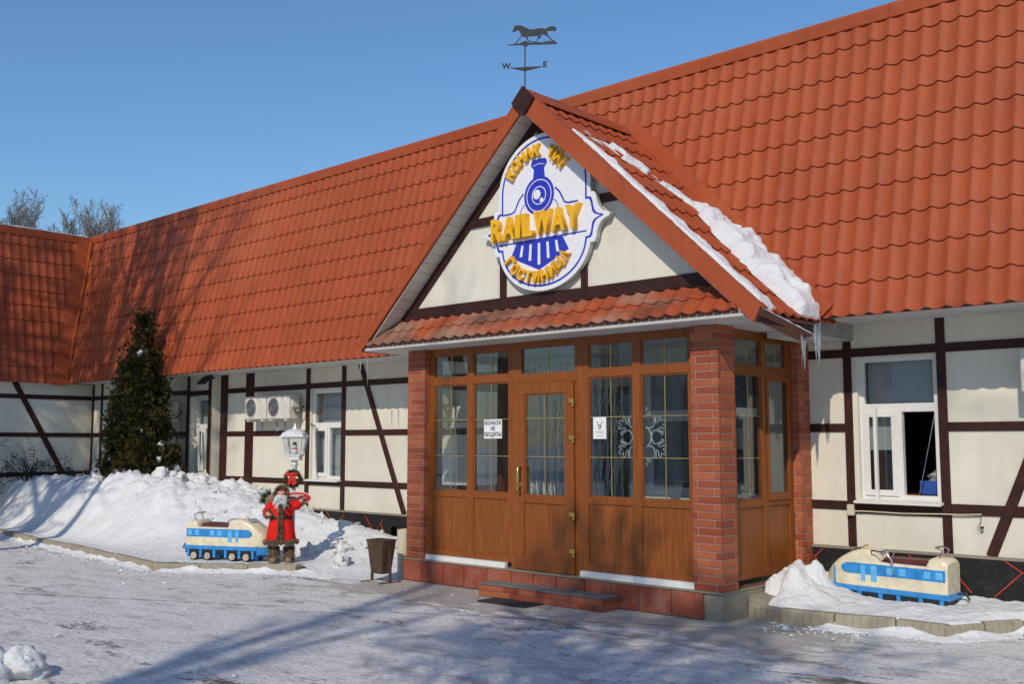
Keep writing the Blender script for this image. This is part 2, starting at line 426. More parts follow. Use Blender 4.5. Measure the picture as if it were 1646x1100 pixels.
    def mesh(s, name, smooth=None, bevel=0, merge=False):
        m = bpy.data.meshes.new(name); m.from_pydata(s.v, [], s.f)
        if bevel or merge:
            b = bmesh.new(); b.from_mesh(m)
            bmesh.ops.remove_doubles(b, verts=b.verts, dist=1e-5)
            if bevel: bmesh.ops.bevel(b, geom=list(b.edges), offset=bevel, segments=1, affect='EDGES', profile=.5)
            b.to_mesh(m); b.free()
        m.update()
        if smooth is not None:
            m.shade_smooth()
            if smooth < 180: m.set_sharp_from_angle(angle=R(smooth))
        return m
    def build(s, name, mat, parent=None, smooth=None, bevel=0, merge=False, **tags):
        return link(name, s.mesh(name, smooth, bevel, merge), mat, parent, **tags)

def link(name, mesh, mat, parent=None, loc=None, rot=None, **tags):
    """Meshes are in world coordinates; a child of an Empty is shifted back by the Empty's place."""
    if mat is not None and not mesh.materials: mesh.materials.append(M[mat])
    o = bpy.data.objects.new(name, mesh); COL.objects.link(o)
    l = Vector(loc) if loc is not None else Vector((0, 0, 0))
    if parent is not None:
        o.parent = parent
        if parent.type == 'EMPTY': l = l - parent.location
    o.location = l
    if rot is not None: o.rotation_euler = rot
    for k, v in tags.items(): o[k] = v
    return o
def thing(name, label, cat, loc=(0, 0, 0), group=None):
    o = bpy.data.objects.new(name, None); COL.objects.link(o); o.location = loc; o.empty_display_size = .1
    o['label'] = label; o['category'] = cat
    if group: o['group'] = group
    return o
def place(root, loc, rz=0, rx=0, ry=0, scale=1):
    root.location = loc; root.rotation_euler = (rx, ry, rz); root.scale = (scale,) * 3
def copy_tree(o, parent=None):
    c = o.copy(); COL.objects.link(c); c.parent = parent
    for ch in o.children: copy_tree(ch, c)
    return c
def TY(y0): return lambda a, b, d: (a, y0 - d, b)      # facade plane facing -Y: (x, z, depth out)
def fac(a, d, z): return (a, d, z)                     # panel(): facade along X
def sid(a, d, z): return (d, a, z)                     # panel(): wall along Y
def text_mesh(body, size, depth, bold=.0, spacing=1.0, res=3):
    c = bpy.data.curves.new('lettering', 'FONT'); c.body = body; c.size = size; c.extrude = depth / 2; c.offset = bold
    c.align_x = 'CENTER'; c.align_y = 'CENTER'; c.space_character = spacing; c.resolution_u = res
    o = bpy.data.objects.new('lettering', c); COL.objects.link(o)
    dg = bpy.context.evaluated_depsgraph_get(); m = bpy.data.meshes.new_from_object(o.evaluated_get(dg))
    bpy.data.objects.remove(o); bpy.data.curves.remove(c); return m
# ------------------------------------------------------------------ ground
def ground():
    mb = MB(); n = 60; S = 260.0
    xs = [(-1 if i < n / 2 else 1) * (abs(i - n / 2) / (n / 2)) ** 2.2 * S for i in range(n + 1)]
    for j in range(n + 1):
        for i in range(n + 1): mb.v.append((xs[i] - 2, xs[j] - 3, 0))
    for j in range(n):
        for i in range(n): mb.f.append((j * (n + 1) + i, j * (n + 1) + i + 1, (j + 1) * (n + 1) + i + 1, (j + 1) * (n + 1) + i))
    mb.build('ground', 'ground', None, kind='structure')
ground()

# ------------------------------------------------------------------ hotel building
YW, YF, XS, XW = 1.915, 1.705, -11.94, -16.8       # main wall, stepped-out wall, step, wing wall
EY, EZ, PIT = 0.994, 2.946, R(76.31); CP, SP = math.cos(PIT), math.sin(PIT); SLOPE = 3.446
WEX = -16.62
hotel = thing('hotel_building', 'long cream half-timbered building with steep red metal-tile roof', 'building', (-4, 5, 0))
XE = 8.0
def room(x0, x1): return (x0, x1)
wall = MB()
holes = [(.545, 1.385, 1.10, 2.605), (-2.22, -.60, 1.05, 2.60), (-3.95, -2.45, .272, 2.42), (-9.11, -8.27, 1.085, 2.585)]
wall.panel(fac, XS, XE, 0.0, 3.0, holes, YW, YW + .28)
wall.build('wall', 'stucco', hotel)
w2 = MB(); w2.panel(fac, XW, XS, 0.0, 3.0, [(-12.66, -12.03, 1.125, 2.56)], YF, YF + .26); w2.build('wall', 'stucco', hotel)
w3 = MB().box(XW - .3, XW, -9, YF - .003, 0, 3.0); w3.build('wall', 'stucco', hotel)
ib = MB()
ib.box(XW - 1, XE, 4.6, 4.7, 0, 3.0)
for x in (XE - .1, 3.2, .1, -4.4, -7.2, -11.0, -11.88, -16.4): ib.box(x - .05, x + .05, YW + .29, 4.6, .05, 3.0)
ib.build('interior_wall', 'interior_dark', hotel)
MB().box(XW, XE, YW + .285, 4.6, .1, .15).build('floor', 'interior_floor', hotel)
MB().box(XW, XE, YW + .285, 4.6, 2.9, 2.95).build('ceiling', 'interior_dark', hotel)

# plinth of black stone with red zigzag joints
for a, b in ((XS, -4.56), (.0, XE)):
    p = MB().box(a, b, YW - .035, YW - .001, 0, .572).build('plinth', 'granite', hotel)
    MB().box(a, b, YW - .045, YW - .001, .5725, .60).build('plinth_cap', 'concrete', p)
    segs = [((.122, .558), (.019, .458)), ((.02, .484), (.167, .252)), ((.60, .57), (.33, .30)), ((1.047, .565), (1.36, .27)), ((1.40, .53), (1.652, .239)),
            ((1.973, .565), (2.2, .42)), ((2.116, .46), (1.864, .22)), ((2.2, .43), (2.4, .2)), ((2.7, .55), (2.45, .2)), ((2.7, .55), (3.0, .15))] if a > -1 else \
           [((-9.086, .56), (-9.25, .34)), ((-8.568, .554), (-8.362, .338)), ((-8.362, .325), (-8.114, .541)), ((-8.224, .44), (-8.0, .15)), ((-8.448, .386), (-8.65, .15)),
            ((-7.581, .532), (-7.354, .276)), ((-7.354, .262), (-7.152, .503)), ((-7.54, .366), (-7.70, .16)), ((-7.202, .434), (-7.0, .12)),
            ((-6.55, .54), (-6.3, .25)), ((-6.3, .23), (-6.05, .5)), ((-9.9, .5), (-9.6, .2)), ((-9.6, .2), (-9.4, .5))]
    for s, e in segs:
        MB().bar((s[0], YW - .036, s[1]), (e[0], YW - .036, e[1]), .012, .022, (0, -1, 0)).build('plinth_joint', 'red_grout', p)
# the round vent opening in the plinth
MB().lathe([(.10, 0), (.10, .03), (.085, .03), (.085, .0)], (-6.86, YW - .036, .33), 20, rot=Matrix.Rotation(R(90), 3, 'X')).build('vent', 'black', hotel, 40)

# timber framing, each piece its own beam
def vbeam(x0, x1, z0, z1, y=YW, pr=.02): MB().box(x0, x1, y - pr, y - .001, z0, z1).build('timber_beam', 'timber', hotel, bevel=.004)
def hbeam(x0, x1, z0, z1, y=YW, pr=.018): MB().box(x0, x1, y - pr, y - .001, z0, z1).build('timber_beam', 'timber', hotel, bevel=.004)
def dbeam(p, q, w, y=YW, pr=.027): MB().bar((p[0], y - pr / 2, p[1]), (q[0], y - pr / 2, q[1]), w, pr - .002, (0, 1, 0)).build('timber_beam', 'timber', hotel, bevel=.004)
Z1, Z2, Z3 = (.985, 1.078), (1.812, 1.902), (2.61, 2.702)
for x0, x1, z0, z1 in [(.402, .492, .602, 2.80), (1.392, 1.484, .602, 2.985), (-9.245, -9.14, .602, 2.975), (-8.268, -8.165, .602, 2.975), (-11.99 + .06, -11.70, .3, 2.975), (-11.09, -10.835, .3, 2.975), (3.4, 3.5, .602, 2.985)]:
    vbeam(x0, x1, z0, z1)
for x0, x1, lv in [(.0, .402, (Z1, Z2, Z3)), (.492, 1.392, ((.955, 1.05), (2.612, 2.702))), (1.484, 3.4, ((.985, 1.09), Z2, Z3)), (3.5, XE, (Z1, Z2, Z3)),
                   (-11.70, -11.09, (Z1, Z2, Z3)), (-10.835, -9.245, (Z1, Z2, Z3)), (-9.14, -8.268, (Z1, Z3)), (-8.165, -3.99, (Z1, Z2, Z3))]:
    for z in lv: hbeam(x0, x1, *z)
dbeam((1.845, .604), (2.66, 2.60), .10); dbeam((-7.79, 2.97), (-6.69, .604), .10)
for x0, x1 in [(-16.78, -16.70), (-16.37, -16.29), (-13.92, -13.82), (-12.79, -12.71), (-12.02, XS + .012)]: vbeam(x0, x1, .3, 2.975, YF)
for x0, x1, lv in [(-16.70, -16.37, (Z1, Z2, Z3)), (-16.29, -13.92, (Z1, Z2, Z3)), (-13.82, -12.79, (Z1, Z2, Z3)), (-12.71, -12.02, (Z1, (2.585, 2.68)))]:
    for z in lv: hbeam(x0, x1, *z, YF)
for z in (Z1, Z2, Z3): MB().box(XW, XW + .018, -9, YF - .025, *z).build('timber_beam', 'timber', hotel, bevel=.004)
MB().bar((XW + .013, .02, 2.975), (XW + .013, 1.10, 1.05), .11, .024, (1, 0, 0)).build('timber_beam', 'timber', hotel, bevel=.004)
MB().bar((XW + .013, -2.9, 1.05), (XW + .013, -1.9, 2.975), .11, .024, (1, 0, 0)).build('timber_beam', 'timber', hotel, bevel=.004)

# --- windows
def ringbox(mb, x0, x1, z0, z1, w, y0, y1, T=fac):
    mb.panel(T, x0, x1, z0, z1, [(x0 + w, x1 - w, z0 + w, z1 - w)], y0, y1)
def pane(parent, x0, x1, z0, z1, y, mat='glass', T=fac, t=.006):
    mb = MB(); mb.panel(T, x0, x1, z0, z1, [], y, y + t); return mb.build('pane', mat, parent)
def hotel_window(x0, x1, z0, z1, zt, xm, y, sill=True, open_right=False, mat='glass'):
    f = MB(); b = .055
    f.panel(fac, x0, x1, z0, z1, [(x0 + b, x1 - b, zt + .045, z1 - b), (x0 + b, xm - .03, z0 + b, zt - .045), (xm + .03, x1 - b, z0 + b, zt - .045)], y, y + .07)
    fo = f.build('window', 'white_pvc', hotel, bevel=.004)
    pane(fo, x0 + b, x1 - b, zt + .045, z1 - b, y + .03, mat)
    s = MB(); ringbox(s, x0 + b - .012, xm - .018, z0 + b - .012, zt - .033, .062, y - .018, y - .0015)
    sh = s.build('sash', 'white_pvc', fo, bevel=.004)
    pane(fo, x0 + b, xm - .03, z0 + b, zt - .045, y + .03, mat)
    if not open_right: pane(fo, xm + .03, x1 - b, z0 + b, zt - .045, y + .03, mat)
    if sill:
        MB().hexa([(x0 - .03, y - .16, z0 - .035), (x1 + .03, y - .16, z0 - .035), (x1 + .03, y - .002, z0 - .02), (x0 - .03, y - .002, z0 - .02),
                   (x0 - .03, y - .16, z0 - .015), (x1 + .03, y - .16, z0 - .015), (x1 + .03, y - .002, z0 + .008), (x0 - .03, y - .002, z0 + .008)]).build('sill', 'white_pvc', fo)
    return fo
wr = hotel_window(.545, 1.385, 1.10, 2.605, 2.06, .965, YW + .045, open_right=True)
MB().box(.60, .945, YW + .16, YW + .165, 1.62, 2.015).build('roller_blind', 'blind', wr)
MB().box(.60, 1.33, YW + .16, YW + .165, 2.11, 2.56).build('roller_blind', 'blind', wr)
MB().box(.725, .757, YW - .045, YW - .005, 1.085, 2.075).build('security_bar', 'white_pvc', wr)
wl1 = hotel_window(-9.11, -8.27, 1.085, 2.585, 1.985, -8.68, YW + .045)
MB().box(-9.05, -8.33, YW + .2, YW + .205, 2.0, 2.54).build('roller_blind', 'blind', wl1)
MB().box(-9.05, -8.33, YW + .2, YW + .205, 1.12, 1.99).build('curtain', 'blind', wl1)
MB().bar((-8.99, YW - .02, 1.955), (-8.92, YW - .02, 1.11), .03, .02, (0, 1, 0)).build('security_bar', 'white_pvc', wl1)
MB().bar((-9.1, YW - .05, 2.03), (-8.9, YW - .06, 1.97), .02, .02).build('window_latch', 'chrome', wl1)
wl2 = hotel_window(-12.66, -12.03, 1.125, 2.56, 2.0, -12.36, YF + .12)
MB().box(-12.6, -12.08, YF + .24, YF + .245, 1.15, 2.52).build('curtain', 'blind', wl2)
MB().bar((-12.33, YF - .02, 1.98), (-12.27, YF - .02, 1.15), .035, .02, (0, 1, 0)).build('security_bar', 'white_pvc', wl2)
wi = hotel_window(-2.22, -.60, 1.05, 2.60, 2.05, -1.41, YW + .045, mat='dark_glass')

# --- roof
def tile_geo(w, h, amp=.0095, step=.017, nx=10, scal=.0115):
    """one wave by one course of pressed metal tile: x across, y up the slope, z outward"""
    vs = []; fs = []
    for k, (y, lift) in enumerate(((0, -.006), (0, step), (h * .12, step * 1.05), (h, .0))):
        for i in range(nx + 1):
            u = i / nx; z = amp * math.cos(2 * math.pi * u) + .002 * math.cos(4 * math.pi * u)
            vs.append((u * w, y + (.0 if k else 0.004) + scal * (math.cos(2 * math.pi * u) + .25 * math.cos(4 * math.pi * u)), z + lift))
    for k in range(3):
        for i in range(nx): fs.append((k * (nx + 1) + i, k * (nx + 1) + i + 1, (k + 1) * (nx + 1) + i + 1, (k + 1) * (nx + 1) + i))
    return vs, fs
def frame(o, ax, up):
    ax = Vector(ax); up = Vector(up); n = ax.cross(up)
    return Matrix(((ax.x, up.x, n.x, o[0]), (ax.y, up.y, n.y, o[1]), (ax.z, up.z, n.z, o[2]), (0, 0, 0, 1)))
CAMP = Vector(camo.location)
def tiles(part, cells, Fm, w, h, nmax, mat='roof'):
    """cells: (column, row); the nearest nmax become tiles of their own, the rest one joined piece"""
    vs, fs = tile_geo(w, h)
    me = MB().add(vs, fs).mesh('roof_tile', 40); me.materials.append(M[mat])
    cells = sorted(cells, key=lambda c: (Fm @ Vector((c[0] * w, c[1] * h, 0)) - CAMP).length)
    for c, r in cells[:nmax]:
        o = bpy.data.objects.new('roof_tile', me); COL.objects.link(o); o.parent = part
        o.matrix_basis = Fm @ Matrix.Translation((c * w, r * h, 0))
    if len(cells) > nmax:
        mb = MB()
        for c, r in cells[nmax:]:
            mt = Fm @ Matrix.Translation((c * w, r * h, 0)); mb.add([mt @ Vector(v) for v in vs], fs)
        mb.build('roof_tiles', mat, part, 40, kind='stuff')
up_m = (0, CP, SP); nm = Vector((0, -SP, CP))
RY, RZ = EY + SLOPE * CP, EZ + SLOPE * SP
PX, PSL = -2.25, .943
def porch_top(x): return 5.62 - PSL * abs(x - PX)
roof = MB()
off = .035
roof.hexa([(XE, EY + off, EZ), (XE, EY + off + .05, EZ), (WEX - .9, EY + off + .05, EZ), (WEX - .9, EY + off, EZ),
           (XE, RY + off, RZ), (XE, RY + off + .05, RZ), (WEX - .9, RY + off + .05, RZ), (WEX - .9, RY + off, RZ)])
roof.hexa([(WEX - off, -9, EZ), (WEX - off - .05, -9, EZ), (WEX - off - .05, 1.6, EZ), (WEX - off, 1.6, EZ),
           (WEX - SLOPE * CP - off, -9, RZ), (WEX - SLOPE * CP - off - .05, -9, RZ), (WEX - SLOPE * CP - off - .05, 2.2, RZ), (WEX - SLOPE * CP - off, 2.2, RZ)])
roof.box(WEX - SLOPE * CP - 5, XE, RY + .06, 7.5, RZ - .2, RZ - .1)
roof.box(WEX - SLOPE * CP - 5, WEX - SLOPE * CP - .1, -9, RY + .05, RZ - .2, RZ - .1)
roof.box(WEX - SLOPE * CP - 5, XE, 7.4, 7.5, 0, RZ - .205)
roofo = roof.build('roof', 'tray', hotel)
TW, TH = .1835, SLOPE / 10
Fm = frame((0, EY, EZ), (1, 0, 0), up_m)
cells = []
for c in range(int((WEX - .9) / TW), int(4.2 / TW)):
    for r in range(10):
        x = (c + .5) * TW; zt = EZ + (r + 1) * TH * SP
        if x < WEX - (r + .2) * TH * CP - .02: continue
        if zt < porch_top(x) - .06: continue
        cells.append((c, r))
tiles(roofo, cells, Fm, TW, TH, 295)
Fw = frame((WEX, 0, EZ), (0, 1, 0), (-CP, 0, SP))
cells = [(c, r) for c in range(-28, 8) for r in range(10) if (c + .5) * TW < EY + (r + .8) * TH * CP + .02]
tiles(roofo, cells, Fw, TW, TH, 0)
def lerp(a, b, t): return tuple(a[i] + (b[i] - a[i]) * t for i in range(3))
# valley flashing between main roof and wing
v0 = Vector((WEX, EY, EZ - .03)); v1 = Vector((WEX - SLOPE * CP, RY, RZ)); nw = Vector((SP, 0, CP))
o1 = (nm + nw) * .040
MB().add([v0 + o1, v0 + o1 + Vector((.17, 0, 0)), v1 + o1 + Vector((.17, 0, 0)), v1 + o1, v0, v0 + Vector((.17, 0, 0)), v1 + Vector((.17, 0, 0)), v1],
         [(0, 1, 2, 3), (1, 5, 6, 2), (0, 4, 5, 1)]).build('valley_flashing', 'roof', roofo)
o2 = (nm + nw) * .046
MB().add([v0 + o2, v0 + o2 + Vector((0, -.26, 0)), v1 + o2 + Vector((0, -.26, 0)), v1 + o2, v0, v0 + Vector((0, -.26, 0)), v1 + Vector((0, -.26, 0)), v1],
         [(0, 1, 2, 3), (1, 5, 6, 2), (0, 4, 5, 1)]).build('valley_flashing', 'roof', roofo)
def ridge_cap(p, q, side, n=1):
    """angled sheet cap: front lip hangs over the tiles, top flat"""
    p = Vector(p); q = Vector(q); s = Vector(side)
    prof = [(.055, -.13), (.062, -.005), (.05, .03), (-.12, .045), (-.14, -.02), (-.12, -.03), (.03, 0), (.035, -.13)]
    mb = MB(); k = len(prof)
    for e in (p, q):
        for a, b in prof: mb.v.append(tuple(e + s * a + Vector((0, 0, b))))
    for i in range(k):
        j = (i + 1) % k; mb.f.append((i, j, k + j, k + i))
    mb.f.append(tuple(range(k))); mb.f.append(tuple(range(2 * k - 1, k - 1, -1)))
    return mb
L = XE - (WEX - SLOPE * CP); nseg = 11
for i in range(nseg):
    a = WEX - SLOPE * CP + .05 + L * i / nseg; b = a + L / nseg - .004
    ridge_cap((a, RY, RZ + .02), (b, RY, RZ + .02), (0, -1, 0)).build('ridge_cap', 'roof', roofo)
for i in range(5):
    a = -9 + (RY + 9) * i / 5; b = a + (RY + 9) / 5 - .004
    ridge_cap((WEX - SLOPE * CP, a, RZ + .014), (WEX - SLOPE * CP, b, RZ + .014), (1, 0, 0)).build('ridge_cap', 'roof', roofo)
# eave soffit: slats where they show, one panel further off
x = .53
while x < 3.3:
    MB().box(x, x + .118, EY + .03, YW - .001, 2.962, 2.974).build('soffit_slat', 'soffit_white', hotel); x += .121
MB().box(x, XE, EY + .03, YW - .001, 2.962, 2.974).build('soffit', 'soffit_white', hotel)
MB().box(XS, -4.7, EY + .03, YW - .001, 2.962, 2.974).build('soffit', 'soffit_white', hotel)
MB().box(XW + .001, XS, EY + .03, YF - .001, 2.962, 2.974).build('soffit', 'soffit_white', hotel)
MB().box(XW + .001, WEX - .03, -9, EY + .029, 2.962, 2.974).build('soffit', 'soffit_white', hotel)
# snow line lying along the wing ridge
def ridge_snow():
    mb = MB(); n = 60; pr = [(-.15, .0), (-.12, .03), (.0, .045), (.05, .02), (.055, -.005)]
    for i in range(n + 1):
        y = -8.9 + (RY + 8.8) * i / n; k = .55 + .6 * noise.noise((0, y * 1.7, 3)) 
        for a, b in pr: mb.v.append((WEX - SLOPE * CP + a, y, RZ + .058 + b * max(.15, k)))
    for i in range(n):
        for j in range(4): mb.f.append((i * 5 + j, i * 5 + j + 1, (i + 1) * 5 + j + 1, (i + 1) * 5 + j))
    mb.build('roof_snow', 'snow', None, 60, label='thin white line of snow along the ridge of the left wing roof', category='snow')
ridge_snow()
#PART3
# ------------------------------------------------------------------ entrance porch
porch = thing('entrance_porch', 'glazed oak-coloured entrance porch with brick pillars and steep red gable roof', 'porch', (-2.25, .9, 0))
XL, XR, PW, ZS, ZT = -4.495, 0.0, .312, .271, 2.851
slab = MB().box(XL - .025, XR + .022, -.02, YW - .04, 0, .2615)
slab.box(XL - .03, XR + .028, -.045, YW - .04, .262, ZS)
slabo = slab.build('base_slab', 'concrete', porch)
rs = random.Random(3); x = XL - .005
while x < -.30:
    w = min(rs.uniform(.33, .40), -.035 - x)
    MB().box(x, x + w - .014, -.041, -.0205, .012, .255).build('slab_tile', 'slab_tile', slabo, bevel=.003); x += w
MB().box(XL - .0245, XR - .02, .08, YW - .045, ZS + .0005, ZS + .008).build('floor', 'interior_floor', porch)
# brick step with grating and side bricks
st = MB().box(-2.90, -1.19, -.325, -.048, .001, .128).build('step', 'mortar', porch)
MB().box(-2.91, -1.18, -.338, -.048, .1285, .143).build('step_grating', 'grating', st, bevel=.004)
for k, z in enumerate((.006, .068)):
    x = -2.905 - (.10 if k else 0)
    while x < -1.2:
        x0 = max(x, -2.905); x1 = min(x + .225, -1.185)
        if x1 - x0 > .03: MB().box(x0, x1, -.336, -.31, z, z + .054).build('brick', 'brick', st, bevel=.003)
        x += .236
    for y0, y1 in (((-.309, -.19), (-.18, -.055)) if k else ((-.309, -.06),)):
        MB().box(-1.21, -1.184, y0, y1, z, z + .054).build('brick', 'brick', st, bevel=.003)

# pillars: every visible brick is a piece
BR = {}
def brick(parent, x0, x1, y0, y1, z0, z1):
    key = tuple(round(v, 3) for v in (x1 - x0, y1 - y0, z1 - z0))
    if key not in BR:
        a, b, c = key; BR[key] = MB().box(-a / 2, a / 2, -b / 2, b / 2, -c / 2, c / 2).mesh('brick', None, .0035); BR[key].materials.append(M['brick'])
    j = lambda: rs.uniform(-.0012, .0012)
    link('brick', BR[key], None, parent, ((x0 + x1) / 2 + j(), (y0 + y1) / 2 + j(), (z0 + z1) / 2), (j() * 3, j() * 3, j() * 3))
NB = 34; CH = (ZT - ZS) / NB; J = .0085
def pillar(x0, x1, y0, y1, corner=.25, short=.062):
    p = MB().box(x0 + .005, x1 - .005, y0 + .005, y1 - .003, ZS, ZT - .001).build('pillar', 'mortar', porch)
    for i in range(NB):
        z0 = ZS + i * CH + J / 2; z1 = z0 + CH - J
        cf, cs = (corner, short) if i % 2 else (short, corner)
        cf = min(cf, x1 - x0); cs = min(cs, y1 - y0)
        brick(p, x1 - cf, x1, y0, y0 + cs, z0, z1)
        if x1 - cf - J - x0 > .02: brick(p, x0, x1 - cf - J, y0, y0 + .03, z0, z1)
        if y1 - (y0 + cs + J) > .02: brick(p, x1 - .03, x1, y0 + cs + J, y1, z0, z1)
    return p
pillar(XR - PW, XR, 0, PW); pillar(XL, XL + PW, 0, PW)
pillar(-.115, XR, 1.657, YW - .002, .115, .06)
MB().box(XL, XL + .115, 1.657, YW - .002, ZS, ZT - .001).build('pillar', 'brick', porch)

# glazed bays
GB = (1.54, 1.97)
def glazing_bars(parent, a0, a1, z0, z1, d, T, cross=True, wd=.009):
    am = (a0 + a1) / 2
    MB().panel(T, am - wd / 2, am + wd / 2, z0, z1, [], d - .003, d + .003).build('glazing_bar', 'gold_bar', parent)
    if cross:
        for z in GB: MB().panel(T, a0, a1, z - wd / 2, z + wd / 2, [], d - .0065, d - .0035).build('glazing_bar', 'gold_bar', parent)
def bay(T, a0, a1, p0, p1, d, s, sash=False):
    """one bay of the glazed screen: frame, upper and lower pane, panel below; s = outward sign of d"""
    f = MB(); zz = (2.482, 2.772, 1.112, 2.402, .40, 1.045)
    f.panel(T, a0, a1, .335, ZT - .002, [(p0, p1, zz[0], zz[1]), (p0, p1, zz[2], zz[3]), (p0, p1, zz[4], zz[5])], d, d - s * .06)
    fo = f.build('window_frame', 'oak', porch)
    bd = MB()
    for q0, q1, z0, z1 in ((p0, p1, zz[0], zz[1]), (p0, p1, zz[2], zz[3])):
        bd.panel(T, q0, q1, z0, z1, [(q0 + .018, q1 - .018, z0 + .018, z1 - .018)], d - s * .012, d - s * .03)
    bd.build('glazing_bead', 'oak', fo)
    pane(fo, p0 + .018, p1 - .018, zz[0] + .018, zz[1] - .018, d - s * .022, T=T)
    glazing_bars(fo, p0 + .018, p1 - .018, zz[0] + .018, zz[1] - .018, d - s * .017, T, False)
    if sash:
        s0 = MB(); s0.panel(T, p0 - .012, p1 + .012, zz[2] - .012, zz[3] + .012, [(p0 + .03, p1 - .03, zz[2] + .06, zz[3] - .06)], d + s * .014, d + s * .001)
        s0.build('sash', 'oak', fo)
    pane(fo, p0 + .018, p1 - .018, zz[2] + .018, zz[3] - .018, d - s * .022, T=T)
    if not sash: glazing_bars(fo, p0 + .018, p1 - .018, zz[2] + .018, zz[3] - .018, d - s * .017, T)
    MB().panel(T, p0 - .002, p1 + .002, zz[4] - .002, zz[5] + .002, [], d - s * .014, d - s * .05).build('lower_panel', 'oak', fo)
    return fo
D0 = .085
for a0, a1, p0, p1 in [(XL + PW, -3.463, -4.10, -3.512), (-3.463, -2.79, -3.415, -2.838), (-1.76, -1.024, -1.667, -1.072), (-1.024, XR - PW, -.976, -.39)]:
    bay(fac, a0, a1, p0, p1, D0, -1)
bay(sid, PW + .003, 1.05, .47, 1.0, -.085, 1); bay(sid, 1.05, 1.654, 1.10, 1.56, -.085, 1, True)
bay(sid, PW + .003, 1.05, .47, 1.0, XL + .085, -1); bay(sid, 1.05, 1.654, 1.10, 1.56, XL + .085, -1)
for x0, x1 in ((XL + PW + .003, -3.32), (-3.316, -2.85), (-1.755, -1.03), (-1.026, XR - PW - .003)):
    MB().hexa([(x0, .03, ZS + .001), (x1, .03, ZS + .001), (x1, .082, ZS + .001), (x0, .082, ZS + .001), (x0, .04, .330), (x1, .04, .330), (x1, .082, .334), (x0, .082, .334)]).build('drip_strip', 'white_pvc', porch)
# door
df = MB(); df.panel(fac, -2.79, -1.76, ZS + .001, ZT - .002, [(-2.642, -1.852, 2.482, 2.772), (-2.735, -1.848, ZS + .001, 2.377)], D0, D0 + .06)
dfo = df.build('door_frame', 'oak', porch)
pane(dfo, -2.642, -1.852, 2.482, 2.772, D0 + .025); glazing_bars(dfo, -2.642, -1.852, 2.482, 2.772, D0 + .02, fac, False)
dl = MB(); dl.panel(fac, -2.731, -1.852, .279, 2.373, [(-2.576, -1.967, 1.098, 2.25), (-2.576, -1.967, .432, 1.022)], .058, .115)
door = dl.build('door', 'oak', porch)
bd = MB(); bd.panel(fac, -2.576, -1.967, 1.098, 2.25, [(-2.556, -1.987, 1.118, 2.23)], .07, .09); bd.build('glazing_bead', 'oak', door)
pane(door, -2.556, -1.987, 1.118, 2.23, .08); glazing_bars(door, -2.556, -1.987, 1.118, 2.23, .075, fac)
MB().box(-2.578, -1.965, .073, .10, .430, 1.024).build('lower_panel', 'oak', door)
for y, sg, xx in ((.058, -1, -2.625), (.115, 1, -2.625)):
    MB().tube([(xx, y, 1.14), (xx + .012, y + sg * .05, 1.14), (xx + .016, y + sg * .07, 1.165), (xx + .016, y + sg * .07, 1.405), (xx + .012, y + sg * .05, 1.43), (xx, y, 1.43)], .0165, 8).build('handle', 'brass', door, 60)
MB().lathe([(.026, 0), (.026, .012), (.014, .016), (.014, .02)], (-2.63, .058, 1.225), 14, rot=Matrix.Rotation(R(90), 3, 'X')).build('lock', 'brass', door, 40)
for z in (2.156, 1.757, .925, .531):
    MB().box(-1.905, -1.835, .038, .0575, z - .03, z + .022).box(-1.862, -1.838, .036, .0575, z - .065, z - .031).build('hinge', 'brass', door, bevel=.003)

# ceiling, soffits, lamp
MB().box(XL + .09, XR - .09, .146, YW - .002, ZT + .001, ZT + .02).build('ceiling', 'soffit_white', porch)
MB().lathe([(.0, .0), (.15, .012), (.26, .05), (.30, .085), (.31, .09)], (-2.27, 1.30, 2.758), 28).build('ceiling_lamp', 'white_paint', porch, 60)
MB().box(-4.95, .47, -.30, .145, ZT + .0008, ZT + .014).build('soffit', 'soffit_white', porch)
MB().box(-.084, .52, .1455, .985, ZT + .0012, ZT + .014).build('soffit', 'soffit_white', porch)
MB().box(-5.02, XL + .084, .1455, .985, ZT + .0012, ZT + .014).build('soffit', 'soffit_white', porch)
MB().box(.003, .519, .986, YW - .003, 2.785, 2.797).build('soffit', 'soffit_white', porch)
MB().box(-5.02, XL - .003, .986, YW - .003, 2.785, 2.797).build('soffit', 'soffit_white', porch)
MB().box(.003, .519, .9855, .9995, 2.798, 2.866).build('soffit', 'soffit_white', porch)
rb = MB(); y = 1.0
while y < YW - .06: rb.box(.519, .531, y, y + .052, 2.786, 2.961); y += .058
rb.box(.512, .5185, .99, YW - .002, 2.786, 2.961)
rb.build('end_panel', 'grey_siding', porch)

# gable wall and its timbers
AP = 5.47
def under(x): return AP - PSL * abs(x - PX)
gw = MB().prism([(-4.60, 3.0), (.10, 3.0), (.10, under(.10)), (PX, AP), (-4.60, under(-4.60))], TY(0), 0, -.12)
gw.build('gable_wall', 'stucco', porch)
def gb(x0, x1, z0, z1, pr=.03): MB().box(x0, x1, -pr, -.001, z0, z1).build('timber_beam', 'timber', porch, bevel=.004)
gb(-4.60, .10, 3.235, 3.375, .035)
gb(-2.878, -2.785, 3.376, 4.268); gb(-1.668, -1.585, 3.376, 4.268); gb(-2.30, -2.21, 4.372, 5.30)
gb(-3.42, -1.08, 4.27, 4.37, .033)
for s in (-1, 1):
    e = PX + s * 2.34; w = .10
    MB().prism([(PX, AP), (e, under(e)), (e, under(e) - w * 1.38), (PX, AP - w * 1.38)] if s > 0 else [(PX, AP), (PX, AP - w * 1.38), (e, under(e) - w * 1.38), (e, under(e))], TY(0), .001, .028).build('timber_beam', 'timber', porch)
